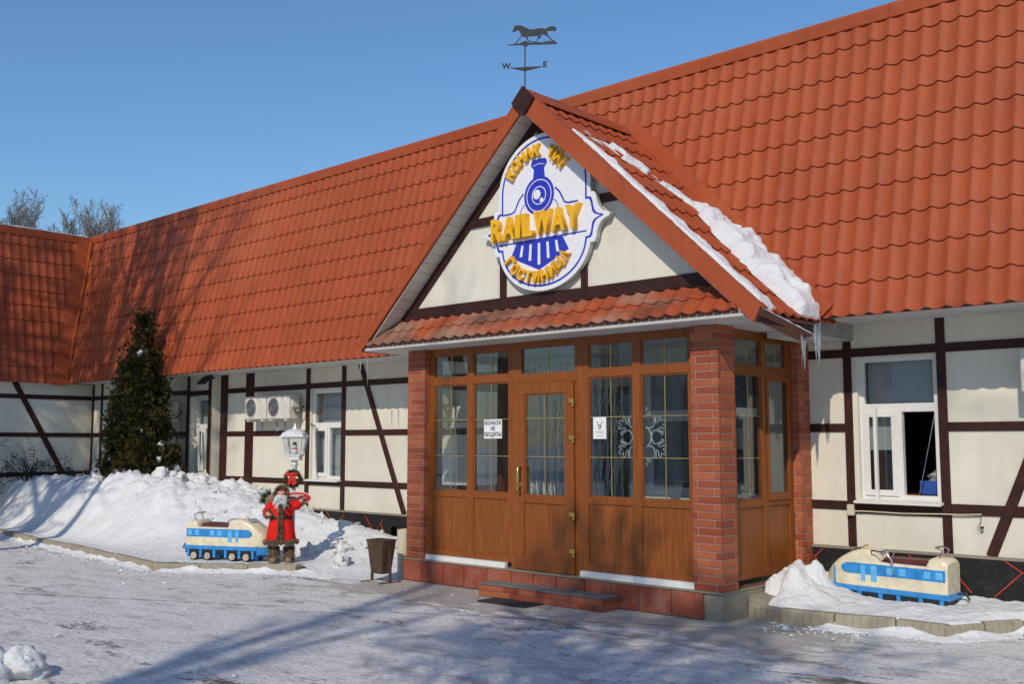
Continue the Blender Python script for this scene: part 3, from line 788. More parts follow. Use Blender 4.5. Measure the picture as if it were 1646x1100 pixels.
# rake fascia, soffit slats, roof slabs
def top(x): return 5.66 - PSL * abs(x - PX)
EX = 2.87
SD = Vector((.7276, 0, -.686))
def slope_pt(s, side, lift, y):   # s metres down from the ridge
    return Vector((PX + side * .7276 * s + side * .686 * lift, y, 5.60 - .686 * s + .7276 * lift))
SL = EX / .7276
pr_roof = MB()
for s in (-1, 1):
    q = [slope_pt(0, s, -.05, -.262), slope_pt(SL, s, -.05, -.262), slope_pt(SL, s, -.05, 1.01), slope_pt(0, s, -.05, 1.68),
         slope_pt(0, s, -.015, -.262), slope_pt(SL, s, -.015, -.262), slope_pt(SL, s, -.015, 1.01), slope_pt(0, s, -.015, 1.68)]
    pr_roof.hexa(q)
proofo = pr_roof.build('roof', 'tray', porch)
for s in (-1, 1):
    e = PX + s * (EX + .02); e2 = PX + s * (EX - .06)
    fh = .215 if s > 0 else .135
    poly = [(PX, 5.67), (e, top(e) + .01), (e2, top(e2) - fh), (PX, 5.60 - fh)]
    lf = -.135 if s > 0 else -.085
    MB().prism(poly if s > 0 else poly[::-1], TY(-.263), 0, .035).build('rake_fascia', 'roof', proofo)
    cp = [slope_pt(-.0, s, .045, -.30), slope_pt(SL, s, .045, -.30), slope_pt(SL, s, .045, -.17), slope_pt(0, s, .045, -.17),
          slope_pt(0, s, .055, -.30), slope_pt(SL, s, .055, -.30), slope_pt(SL, s, .050, -.17), slope_pt(0, s, .050, -.17)]
    MB().hexa(cp).build('rake_cap', 'roof', proofo)
    d = .0
    while d < SL - .12:
        MB().hexa([slope_pt(d + .003, s, lf, -.2615), slope_pt(d + .147, s, lf, -.2615), slope_pt(d + .147, s, lf, -.0005), slope_pt(d + .003, s, lf, -.0005),
                   slope_pt(d + .003, s, lf + .010, -.2615), slope_pt(d + .147, s, lf + .010, -.2615), slope_pt(d + .147, s, lf + .010, -.0005), slope_pt(d + .003, s, lf + .010, -.0005)]).build('soffit_slat', 'soffit', proofo)
        d += .15
    MB().hexa([slope_pt(0, s, lf + .015, -.2615), slope_pt(SL - .1, s, lf + .015, -.2615), slope_pt(SL - .1, s, lf + .015, -.001), slope_pt(0, s, lf + .015, -.001),
               slope_pt(0, s, lf + .023, -.2615), slope_pt(SL - .1, s, lf + .023, -.2615), slope_pt(SL - .1, s, lf + .023, -.001), slope_pt(0, s, lf + .023, -.001)]).build('soffit_backing', 'tray', proofo)
PH = SL / 11
Fr = frame((PX + EX, 0, 5.60 - PSL * EX + .012), (0, 1, 0), (-.7276, 0, .686))
tiles(proofo, [(c, r) for c in range(-1, 10) for r in range(11) if (c + .1) * TW < EY + .12 + (r + 1) * PH * .686 / math.tan(PIT)], Fr, TW, PH, 150)
Fl = frame((PX - EX, 0, 5.60 - PSL * EX + .012), (0, -1, 0), (.7276, 0, .686))
tiles(proofo, [(c, r) for c in range(-9, 1) for r in range(11)], Fl, TW, PH, 0)
MB().box(PX + EX - .05, PX + EX - .03, -.26, .99, 2.80, 2.90).build('eave_board', 'black', proofo)
MB().box(PX - EX + .03, PX - EX + .05, -.26, .99, 2.86, 2.90).build('eave_board', 'grey_siding', proofo)
# ridge cap and the dark plate under the vane
rc = MB(); pts = [(-.16, -.115), (-.15, -.09), (0, .055), (.15, -.09), (.16, -.115), (.14, -.10), (0, .035), (-.14, -.10)]
for y in (-.31, 1.66):
    for a, b in pts: rc.v.append((PX + a, y, 5.63 + b))
k = len(pts)
for i in range(k): rc.f.append((i, (i + 1) % k, k + (i + 1) % k, k + i))
rc.build('ridge_cap', 'roof', proofo)
MB().prism([(PX, 5.70), (PX + .17, 5.53), (PX + .02, 5.36), (PX - .02, 5.36), (PX - .17, 5.53)], TY(-.30), .004, .03).build('apex_plate', 'timber', proofo)
# valley flashing porch / main roof
a0 = Vector((PX, EY + (5.60 - EZ) / math.tan(PIT), 5.60)); a1 = Vector((PX + EX - .02, EY, EZ - .03))
dv = (a1 - a0).normalized(); pm = dv.cross(nm).normalized()
if pm.x < 0: pm = -pm
off = nm * .05
MB().add([a0 + off, a1 + off, a1 + off + pm * .20, a0 + off + pm * .20, a0 + pm * .2, a1 + pm * .2], [(0, 1, 2, 3), (3, 2, 5, 4)]).build('valley_flashing', 'roof', proofo)
npor = Vector((.686, 0, .7276)); pp = dv.cross(npor).normalized()
if pp.y > 0: pp = -pp
off2 = npor * .047
MB().add([a0 + off2, a1 + off2, a1 + off2 + pp * .09, a0 + off2 + pp * .09, a1 + pp * .09, a0 + pp * .09], [(0, 1, 2, 3), (3, 2, 4, 5)]).build('valley_flashing', 'roof', proofo)

# the low tiled skirt over the front
def skirt():
    sk = MB().add([(-4.93, -.32, 2.905), (.43, -.32, 2.905), (.08, -.002, 3.225), (-4.58, -.002, 3.225)], [(0, 1, 2, 3)]).build('skirt_roof', 'tray', porch)
    n = int(5.40 / TW) + 1; z0, z1, y0, y1 = 2.925, 3.247, -.335, -.010; sl = math.hypot(z1 - z0, y1 - y0); h = sl / 2
    nv = Vector((0, -(z1 - z0) / sl, (y1 - y0) / sl)); uv = Vector((0, (y1 - y0) / sl, (z1 - z0) / sl))
    for r in range(2):
        for c in range(n):
            vs, fs = tile_geo(TW, h, .013, .012, 10, .004)
            out = []
            for (x, y, z) in vs:
                X = -4.95 + c * TW + x; v = y + r * h; Z = z0 + (z1 - z0) * v / sl
                hw = (5.46 - Z) / PSL - .01; X = min(max(X, PX - hw), PX + hw)
                P = Vector((X, y0, z0)) + uv * v + nv * z; out.append(P)
            if max(p.x for p in out) - min(p.x for p in out) > .03:
                MB().add(out, fs).build('roof_tile', 'roof_dirty', sk, 40)
    MB().box(-4.93, .43, -.302, -.290, ZT + .015, 2.93).build('flashing_board', 'grey_siding', sk)
    x = -4.9; rbm = MB().box(0, .02, -.312, -.3025, ZT + .036, 2.926).mesh('flashing_rib'); rbm.materials.append(M['grey_siding'])
    while x < .42: link('flashing_rib', rbm, None, sk, (x, 0, 0)); x += .0917
    MB().box(-4.95, .47, -.338, -.3015, ZT + .004, ZT + .034).build('white_trim', 'soffit', sk, bevel=.006)
skirt()
# sloping sheet-metal gutter on the right eave
g = MB(); A, B, Cc, Dd = Vector((.545, -.292, 2.832)), Vector((.49, .75, 2.70)), Vector((.648, -.292, 2.915)), Vector((.61, .79, 2.755))
th = Vector((-.004, 0, .004))
g.hexa([A, B, B + th, A + th, Cc, Dd, Dd + th, Cc + th]).hexa([A + Vector((-.10, 0, .05)), B + Vector((-.10, 0, .05)), B + Vector((-.10, 0, .056)), A + Vector((-.10, 0, .056)), A, B, B + Vector((0, 0, .006)), A + Vector((0, 0, .006))])
g.build('gutter', 'tray', porch)

# ------------------------------------------------------------------ sign on the gable
sign = thing('hotel_sign', 'white and blue locomotive sign reading RAILWAY in yellow letters on the gable', 'sign', (PX, -.06, 4.2))
SX = -2.15
def arc(cx, cz, rx, rz, a0, a1, n): return [(cx + rx * math.cos(R(a0 + (a1 - a0) * i / n)), cz + rz * math.sin(R(a0 + (a1 - a0) * i / n))) for i in range(n + 1)]
def outline(d):
    k = 1.6 * d
    h = arc(0, 4.55, .68 - d, .64 - d, 90, 0, 20)[1:] + [(.68 - d, 4.40 - d), (.735 - d, 4.395 - d), (.755 - d, 4.35 - d * .9), (.765 - d, 4.29 - d * .8), (.79 - d * 1.2, 4.23 - d * .65), (.83 - d * 1.4, 4.18 - d * .4), (.88 - k, 4.155 - d * .25), (.925 - k, 4.145 - d * .3), (.94 - k, 4.12)]
    lo = [(a, 8.24 - b) for a, b in h[20:-1]][::-1]
    lo = [(a, b) for a, b in lo]
    h = h + lo + arc(0, 3.93, .68 - d, .55 - d, -6 - d * 60, -90, 18)[:-1]
    return [(0, 5.19 - d)] + h + [(0, 3.38 + d)] + [(-a, b) for a, b in h[::-1]]
outl = outline(0)
TS = lambda a, b, d: (SX + a, -.035 - d, b)
MB().prism(outl, TS, .0, .055).build('board_edge', 'sign_grey', sign)
bo = MB().prism(outline(.004), TS, .0555, .060).build('board', 'sign_white', sign)
MB().ring(outline(.052), outline(.074), TS, .0605, .0625).build('border_line', 'sign_blue', bo)
LX = -.055
def disc(r0, r1, cx, cz, d0, d1, mat, name, n=36):
    o = arc(cx, cz, r1, r1, 0, 360, n)[:-1]
    if r0: MB().ring(o, arc(cx, cz, r0, r0, 0, 360, n)[:-1], TS, d0, d1).build(name, mat, bo)
    else: MB().prism(o, TS, d0, d1).build(name, mat, bo)
disc(0, .222, LX, 4.475, .0605, .063, 'sign_blue', 'locomotive_face')
disc(.176, .186, LX, 4.475, .0632, .0645, 'sign_white', 'face_ring')
disc(.095, .106, LX, 4.475, .0632, .0645, 'sign_white', 'face_ring')
disc(0, .055, LX - .03, 4.49, .0632, .0645, 'sign_white', 'lamp_glint'); disc(0, .028, LX + .04, 4.415, .0632, .0645, 'sign_white', 'lamp_glint')
MB().prism([(LX - .09, 4.66), (LX + .09, 4.66), (LX + .085, 4.70), (LX + .075, 4.78), (LX + .118, 4.83), (LX + .115, 4.865), (LX + .09, 4.895), (LX - .09, 4.895), (LX - .115, 4.865), (LX - .118, 4.83), (LX - .075, 4.78), (LX - .085, 4.70)][::-1], TS, .0605, .0628).build('chimney', 'sign_blue', bo)
MB().prism([(LX - .085, 4.822), (LX, 4.838), (LX + .085, 4.822), (LX + .085, 4.828), (LX, 4.846), (LX - .085, 4.828)][::-1], TS, .063, .0642).build('chimney_line', 'sign_white', bo)
def stripe(pts, w, mat='sign_blue', d=(.0605, .0622), name='line'):
    l = []; r = []
    for i, p in enumerate(pts):
        t = (Vector(pts[min(i + 1, len(pts) - 1)]) - Vector(pts[max(i - 1, 0)])).normalized(); nn = Vector((-t.y, t.x)) * w / 2
        l.append(tuple(Vector(p) + nn)); r.append(tuple(Vector(p) - nn))
    MB().prism(l + r[::-1], TS, *d).build(name, mat, bo)
for s in (-1, 1):
    stripe([(LX + s * .235, 4.53), (LX + s * .30, 4.47), (LX + s * .34, 4.40), (LX + s * .37, 4.345), (LX + s * .42, 4.325), (LX + s * .56, 4.325)], .02, name='boiler_line')
    stripe([(LX + s * .215, 4.40), (LX + s * .26, 4.36), (LX + s * .285, 4.30)], .010, name='boiler_line')
stripe([(-.70, 3.975), (.62, 3.975)], .016, name='boiler_line')
cat = [(LX - .34, 3.965), (LX + .34, 3.965), (LX + .43, 3.81), (LX, 3.625), (LX - .43, 3.81)]
MB().prism(cat[::-1], TS, .0605, .063).build('cowcatcher', 'sign_blue', bo)
for k in range(-2, 3):
    x0 = LX + k * .125; b = 3.655 + abs(k) * .058; MB().prism([(x0 - .017 * (1 - abs(k) * .05), 3.93), (x0 - .02 + k * .012, b + .03), (x0 + .02 + k * .012, b + .03), (x0 + .017, 3.93)], TS, .0632, .0644).build('cowcatcher_bar', 'sign_white', bo)
def letter(ch, x, z, size, rot, depth, bold, mat='sign_yellow', fit=None):
    m = text_mesh(ch, size, depth, bold)
    xs = [v.co.x for v in m.vertices]; ys = [v.co.y for v in m.vertices]; cx, cy = (max(xs) + min(xs)) / 2, (max(ys) + min(ys)) / 2
    sx, sy = (fit[0] / (max(xs) - min(xs)), fit[1] / (max(ys) - min(ys))) if fit else (1, 1)
    for v in m.vertices:
        a = (v.co.x - cx) * sx; b = (v.co.y - cy) * sy
        c, s = math.cos(rot), math.sin(rot)
        v.co = TS(x + a * c - b * s, z + a * s + b * c, .0606 + depth / 2 + v.co.z)
    m.materials.append(M[mat]); return link('letter', m, None, bo)
for i, ch in enumerate('RAILWAY'):
    xc = [-.655, -.463, -.318, -.172, .045, .275, .478][i]; w_ = [.168, .192, .080, .158, .252, .198, .20][i]
    letter(ch, xc, 4.145, .35, 0, .075, .014, fit=(w_, .27))
txt = 'КОНАК ҮЙІ'
for i, ch in enumerate(txt):
    if ch == ' ': continue
    a = R(146 - i * (112 / 8)); letter(ch, LX - .01 + .475 * math.cos(a), 4.515 + .475 * math.sin(a), .205, a - R(90), .05, .006, fit=({'І': .045}.get(ch, .104), .185 if ch == 'Й' else .145))
for i, ch in enumerate('ГОСТИНИЦА'):
    a = R(212 + i * (116 / 8)); letter(ch, LX - .01 + .475 * math.cos(a), 3.985 + .445 * math.sin(a), .18, a + R(90), .05, .005, fit=(.096, .14 if ch != 'Ц' else .155))

# ------------------------------------------------------------------ weather vane
vb = Vector((PX, -.28, 5.68)); vane = thing('weather_vane', 'dark metal horse weather vane with W and E arms on the gable peak', 'weather vane', vb)
vr = Vector((math.cos(R(42.5)), math.sin(R(42.5)), 0)); vfw = Vector((-vr.y, vr.x, 0)); K = .00102
def TV(a, b, d): return vb + vr * ((a - 445) * K) + Vector((0, 0, (845 - b) * K)) + vfw * d
MB().tube([vb - Vector((0, 0, .06)), vb + Vector((0, 0, .50))], .007, 8).build('pole', 'vane', vane, 60)
body = [(303, 190), (318, 160), (329, 136), (324, 118), (340, 127), (350, 116), (365, 121), (405, 122), (440, 140), (490, 163), (540, 168), (600, 154), (640, 152), (672, 160), (690, 175), (697, 205), (690, 228), (655, 225), (625, 222), (590, 238), (540, 245), (490, 248), (455, 258), (420, 248), (402, 232), (395, 208), (380, 178), (352, 178), (328, 195), (310, 199)]
MB().prism(body, TV, -.004, .004).build('horse_body', 'vane', vane)
MB().prism([(668, 164), (700, 141), (735, 127), (770, 130), (797, 150), (795, 166), (779, 189), (755, 181), (715, 186), (685, 180)], TV, -.003, .003).build('horse_tail', 'vane', vane)
for leg in ([(425, 240), (398, 262), (345, 330), (330, 332), (385, 262), (405, 238)], [(455, 250), (482, 268), (482, 290), (520, 305), (560, 308), (558, 316), (512, 314), (470, 298), (466, 275), (445, 255)],
            [(592, 228), (608, 255), (585, 285), (566, 318), (556, 316), (575, 282), (594, 258), (580, 238)], [(660, 215), (695, 220), (725, 258), (748, 286), (782, 298), (778, 306), (740, 296), (712, 262), (675, 232), (655, 230)], [(606, 225), (630, 228), (622, 262), (600, 275), (604, 255)]):
    MB().prism(leg, TV, -.0028, .0028).build('horse_leg', 'vane', vane)
MB().prism([(250, 343), (320, 335), (380, 328), (415, 312), (450, 296), (485, 318), (540, 322), (590, 312), (640, 316), (690, 300), (760, 305), (790, 312), (808, 335), (480, 345), (468, 362), (430, 362), (424, 348), (250, 350)], TV, -.0036, .0036).build('ground_plate', 'vane', vane)
MB().prism([(270, 610), (440, 598), (640, 590), (640, 597), (445, 648)], TV, -.003, .003).build('arm', 'vane', vane)
ar = MB(); c0 = TV(445, 620, 0)
ar.hexa([c0 - vfw * .25 + Vector((0, 0, -.004)), c0 - vfw * .25 + vr * .003, c0 + vfw * .25 + vr * .003, c0 + vfw * .25 + Vector((0, 0, -.004)),
         c0 - vfw * .25 + Vector((0, 0, .004)), c0 - vfw * .25 + vr * .003 + Vector((0, 0, .006)), c0 + vfw * .25 + vr * .003 + Vector((0, 0, .006)), c0 + vfw * .25 + Vector((0, 0, .004))])
ar.build('arm', 'vane', vane)
def vlet(ch, a, b, size, side=False):
    m = text_mesh(ch, size, .006, .004); c0 = TV(a, b, 0) if not side else None
    for v in m.vertices:
        if side: v.co = TV(445, b, 0) + vfw * (a + v.co.x) + Vector((0, 0, v.co.y)) + vr * v.co.z
        else: v.co = c0 + vr * v.co.x + Vector((0, 0, v.co.y)) + vfw * v.co.z
    m.materials.append(M['vane']); link('letter', m, None, vane)
vlet('W', 237, 592, .088); vlet('E', 665, 570, .088); vlet('N', .26, 480 + 90, .075, True); vlet('S', -.26, 660, .075, True)
#PART4
# ------------------------------------------------------------------ air conditioners
def make_ac(label, group='outdoor air-conditioner units'):
    """local: front faces -Y, bottom at z 0, back at y 0"""
    t = thing('air_conditioner', label, 'air conditioner', (0, 0, 0), group)
    w, h, d = .64, .41, .29
    b = MB().box(-w / 2, w / 2, -d, -.06, 0, h).build('casing', 'ac', t, bevel=.012)
    MB().box(-w / 2 + .012, w / 2 - .012, -d - .004, -d + .001, .012, h - .012).build('front_panel', 'ac', b, bevel=.003)
    c = (-.12, -d - .0045, .205); rot = Matrix.Rotation(R(90), 3, 'X')
    MB().lathe([(.172, 0), (.172, .012), (.160, .012), (.158, -.0)], c, 32, rot=rot).build('fan_surround', 'ac', b, 40)
    MB().lathe([(.157, .0005), (.157, .002)], c, 32, rot=rot).build('fan_opening', 'ac_dark', b)
    gr = MB()
    for k in range(-7, 8):
        x = k * .0205; hh = math.sqrt(max(0, .155 ** 2 - x * x))
        gr.tube([(c[0] + x, c[1] - .007, c[2] - hh), (c[0] + x, c[1] - .007, c[2] + hh)], .0028, 4)
    for r in (.045, .09, .13): gr.tube([(c[0] + r * math.cos(q), c[1] - .010, c[2] + r * math.sin(q)) for q in [2 * math.pi * i / 24 for i in range(24)]], .0022, 4, close=True)
    gr.build('fan_grille', 'grey_metal', b)
    lv = MB()
    for k in range(9): lv.box(.09, .29, -d - .0075, -d - .0042, .05 + k * .022, .058 + k * .022)
    lv.build('louvre', 'ac', b)
    MB().box(.11, .16, -d - .006, -d - .0042, .325, .338).build('badge', 'grey_ink', b)
    MB().box(w / 2, w / 2 + .022, -.24, -.10, .20, .34).build('valve_cover', 'ac', b, bevel=.006)
    v = MB()
    for y, z in ((-.15, .10), (-.19, .155)):
        v.tube([(w / 2, y, z), (w / 2 + .05, y, z)], .017, 8); v.tube([(w / 2 + .035, y, z), (w / 2 + .035, y - .05, z - .005)], .012, 6)
    v.build('valve', 'brass', b, 50)
    MB().tube([(w / 2 + .05, -.15, .10), (w / 2 + .09, -.13, .12), (w / 2 + .10, -.09, .19), (w / 2 + .06, -.04, .22), (w / 2 + .03, -.005, .20)], .012, 6).build('pipe', 'rubber', b, 60)
    for x in (-.22, .22):
        MB().box(x - .02, x + .02, -d - .01, -.002, -.035, -.003).box(x - .02, x + .02, -.03, -.002, -.16, -.036).build('bracket', 'ac', t)
    return t
ac = make_ac('cream air-conditioner unit, left of the pair high on the wall by the lamp')
place(ac, (-10.325, YW - .022, 2.098))
ac2 = copy_tree(ac); ac2['label'] = 'cream air-conditioner unit, right of the pair, nearest the white window'; place(ac2, (-9.635, YW - .022, 2.098))
ac3 = copy_tree(ac); ac3['label'] = 'air-conditioner unit half hidden behind the conifer'; place(ac3, (-13.27, YF - .022, 2.07))
ac4 = copy_tree(ac); ac4['label'] = 'air-conditioner unit on the wall at the right edge of the picture'; place(ac4, (2.585, YW - .022, 2.165))
ac5 = copy_tree(ac); ac5['label'] = 'air-conditioner unit seen through the left glass of the porch'; place(ac5, (-5.95, YW - .022, 2.05))

# floodlight under the eave
fl = thing('floodlight', 'small black floodlight under the eave at the step in the wall', 'floodlight', (-11.86, YF, 2.85))
MB().bar((-11.86, YF - .0, 2.90), (-11.84, YF - .14, 2.90), .03, .03).build('arm', 'black', fl)
MB().hexa([(-11.99, YF - .30, 2.77), (-11.73, YF - .26, 2.77), (-11.75, YF - .16, 2.86), (-11.95, YF - .18, 2.86), (-11.96, YF - .27, 2.84), (-11.74, YF - .23, 2.84), (-11.76, YF - .15, 2.94), (-11.92, YF - .16, 2.94)]).build('housing', 'black', fl)
MB().ball((-11.80, YF - .11, 2.90), .05, 10, 8).build('sensor', 'black', fl, 60)

# ------------------------------------------------------------------ toy train rides
def make_train(label):
    """local: nose towards +X, ground at z 0"""
    t = thing('ride_on_train', label, 'toy train', (0, 0, 0), 'ride-on toy trains in the snow')
    st = [(-.63, .190, .505), (-.615, .198, .525), (-.57, .203, .548), (-.48, .203, .55), (-.455, .203, .535), (-.435, .203, .49), (-.425, .203, .462), (.03, .203, .462), (.045, .203, .475), (.07, .203, .545), (.10, .203, .568), (.16, .203, .576), (.25, .203, .573), (.31, .201, .556), (.37, .197, .525), (.44, .189, .482), (.50, .172, .435), (.555, .142, .38), (.60, .102, .322), (.625, .06, .28), (.634, .015, .255)]
    mb = MB(); zb = .205; n = 11
    def sect(w, zt):
        hh = zt - zb; out = []
        rr = min(.048, hh * .25, w * .8)
        pts = [(-w, zb), (-w, zb + hh * .45), (-w, zt - rr)]
        for k in range(1, 4): a = R(180 - 90 * k / 4); pts.append((-w + rr + rr * math.cos(a), zt - rr + rr * math.sin(a)))
        half = pts; return half + [(0, zt + .004)] + [(-a, b) for a, b in half[::-1]]
    for (x, w, zt) in st:
        for (a, b) in sect(w, zt): mb.v.append((x, a, b))
    k = 13
    for i in range(len(st) - 1):
        for j in range(k - 1): mb.f.append((i * k + j, i * k + j + 1, (i + 1) * k + j + 1, (i + 1) * k + j))
        mb.f.append((i * k + k - 1, i * k, (i + 1) * k, (i + 1) * k + k - 1))
    mb.f.append(tuple(range(k))); mb.f.append(tuple(range(len(st) * k - 1, len(st) * k - k - 1, -1)))
    body = mb.build('body', 'cream_paint', t, 38)
    for s in (-1, 1):
        T = lambda a, b, d, s=s: (a, s * (.2035 + d), b)
        stripe_ = [(-.61, .325), (.30, .325)] + arc(.32, .381, .105, .056, -90, 90, 10) + [(.30, .437), (-.61, .437)]
        MB().prism(stripe_, T, -.004, .0015).build('side_stripe', 'blue_paint', body)
        for x in (-.555, -.44, -.20, -.08):
            MB().prism([(x - .034, .345), (x + .034, .345), (x + .034, .408), (x + .025, .418), (x - .025, .418), (x - .034, .408)], T, -.003, .0045).build('side_window', 'light_blue', body)
        for x, w in ((.085, .031), (.195, .022)):
            MB().prism([(x - w, .262), (x + w, .262), (x + w, .420), (x - w, .420)], T, -.003, .0055).build('door_panel', 'light_blue', body)
        MB().ball((.535, s * .135, .285), .024, 10, 8, 1, .6, .8).build('marker_lamp', 'red_lamp', body, 60)
    MB().add([(.375, -.12, .536), (.375, .12, .536), (.30, .13, .581), (.30, -.13, .581), (.385, -.115, .53), (.385, .115, .53), (.31, .125, .57), (.31, -.125, .57)], [(0, 1, 2, 3)]).build('windscreen', 'blind', body)
    MB().hexa([(-.42, -.15, .465), (.03, -.15, .465), (.03, .15, .465), (-.42, .15, .465), (-.40, -.13, .515), (.0, -.13, .505), (.0, .13, .505), (-.40, .13, .515)]).build('seat', 'maroon', body, bevel=.008)
    for x, zz in ((-.53, .55), (.01, .465)):
        MB().tube([(x, -.10, zz), (x - .03, -.10, zz + .075), (x + .03, -.09, zz + .10), (x + .04, .09, zz + .10), (x - .03, .10, zz + .075), (x, .10, zz)], .0085, 6).build('grab_handle', 'chrome', body, 60)
    MB().tube([(.26, 0, .57), (.25, 0, .60), (.21, 0, .605)], .008, 6).build('horn', 'brass', body)
    ch = MB(); ch.box(-.655, .50, -.212, .212, .150, .2045)
    ch.hexa([(.50, -.205, .09), (.655, -.06, .09), (.655, .06, .09), (.50, .205, .09), (.50, -.212, .2045), (.665, -.075, .2045), (.665, .075, .2045), (.50, .212, .2045)])
    cho = ch.build('chassis', 'blue_paint', t, bevel=.006)
    MB().hexa([(.565, -.142, .135), (.650, -.072, .135), (.648, -.07, .135), (.563, -.14, .135), (.568, -.148, .18), (.658, -.076, .18), (.65, -.07, .18), (.56, -.14, .18)]).build('front_slot', 'black', cho)
    MB().box(-.62, .47, -.20, .20, .10, .1495).build('bogie', 'black', cho)
    for x in (-.575, -.375, -.16, .02, .235, .445):
        MB().box(x - .02, x + .02, -.208, .208, .045, .1495).build('axle_guard', 'blue_paint', cho)
    for x in (-.48, -.265, .127, .345):
        for s in (-1, 1):
            rot = Matrix.Rotation(R(-90 * s), 3, 'X')
            w = MB().lathe([(.060, 0), (.064, .008), (.064, .034), (.058, .042)], (x, s * .165, .064), 20, rot=rot).build('wheel', 'rubber', cho, 40)
            MB().lathe([(.046, .0), (.046, .010), (.036, .012), (.030, .006), (.018, .006), (.016, .018), (.0, .02)], (x, s * .206, .064), 18, rot=rot).build('hub', 'hub', w, 40)
    MB().tube([(-.65, -.05, .20), (-.72, -.05, .215), (-.76, -.05, .15)], .012, 6).build('rear_lever', 'black', cho)
    return t
tr = make_train('cream and blue ride-on bullet train standing on its wheels beside the red-coated figure')
place(tr, (-7.17, -.79, .105), R(23.5))
tr2 = copy_tree(tr); tr2['label'] = 'cream and blue ride-on bullet train sunk in snow below the right window'
place(tr2, (.95, 1.60, .065), R(180.0), 0, R(-1.0))
tr.scale = tr2.scale = (1, .86, .97)
MB().tube([(.84, 1.45, .60), (.88, 1.37, .63), (1.03, 1.36, .62), (1.08, 1.37, .55), (1.085, 1.385, .42)], .009, 6).build('bent_handle', 'chrome', None, 60,
    label='bent chrome handle bar lying on the train under the right window', category='handle')

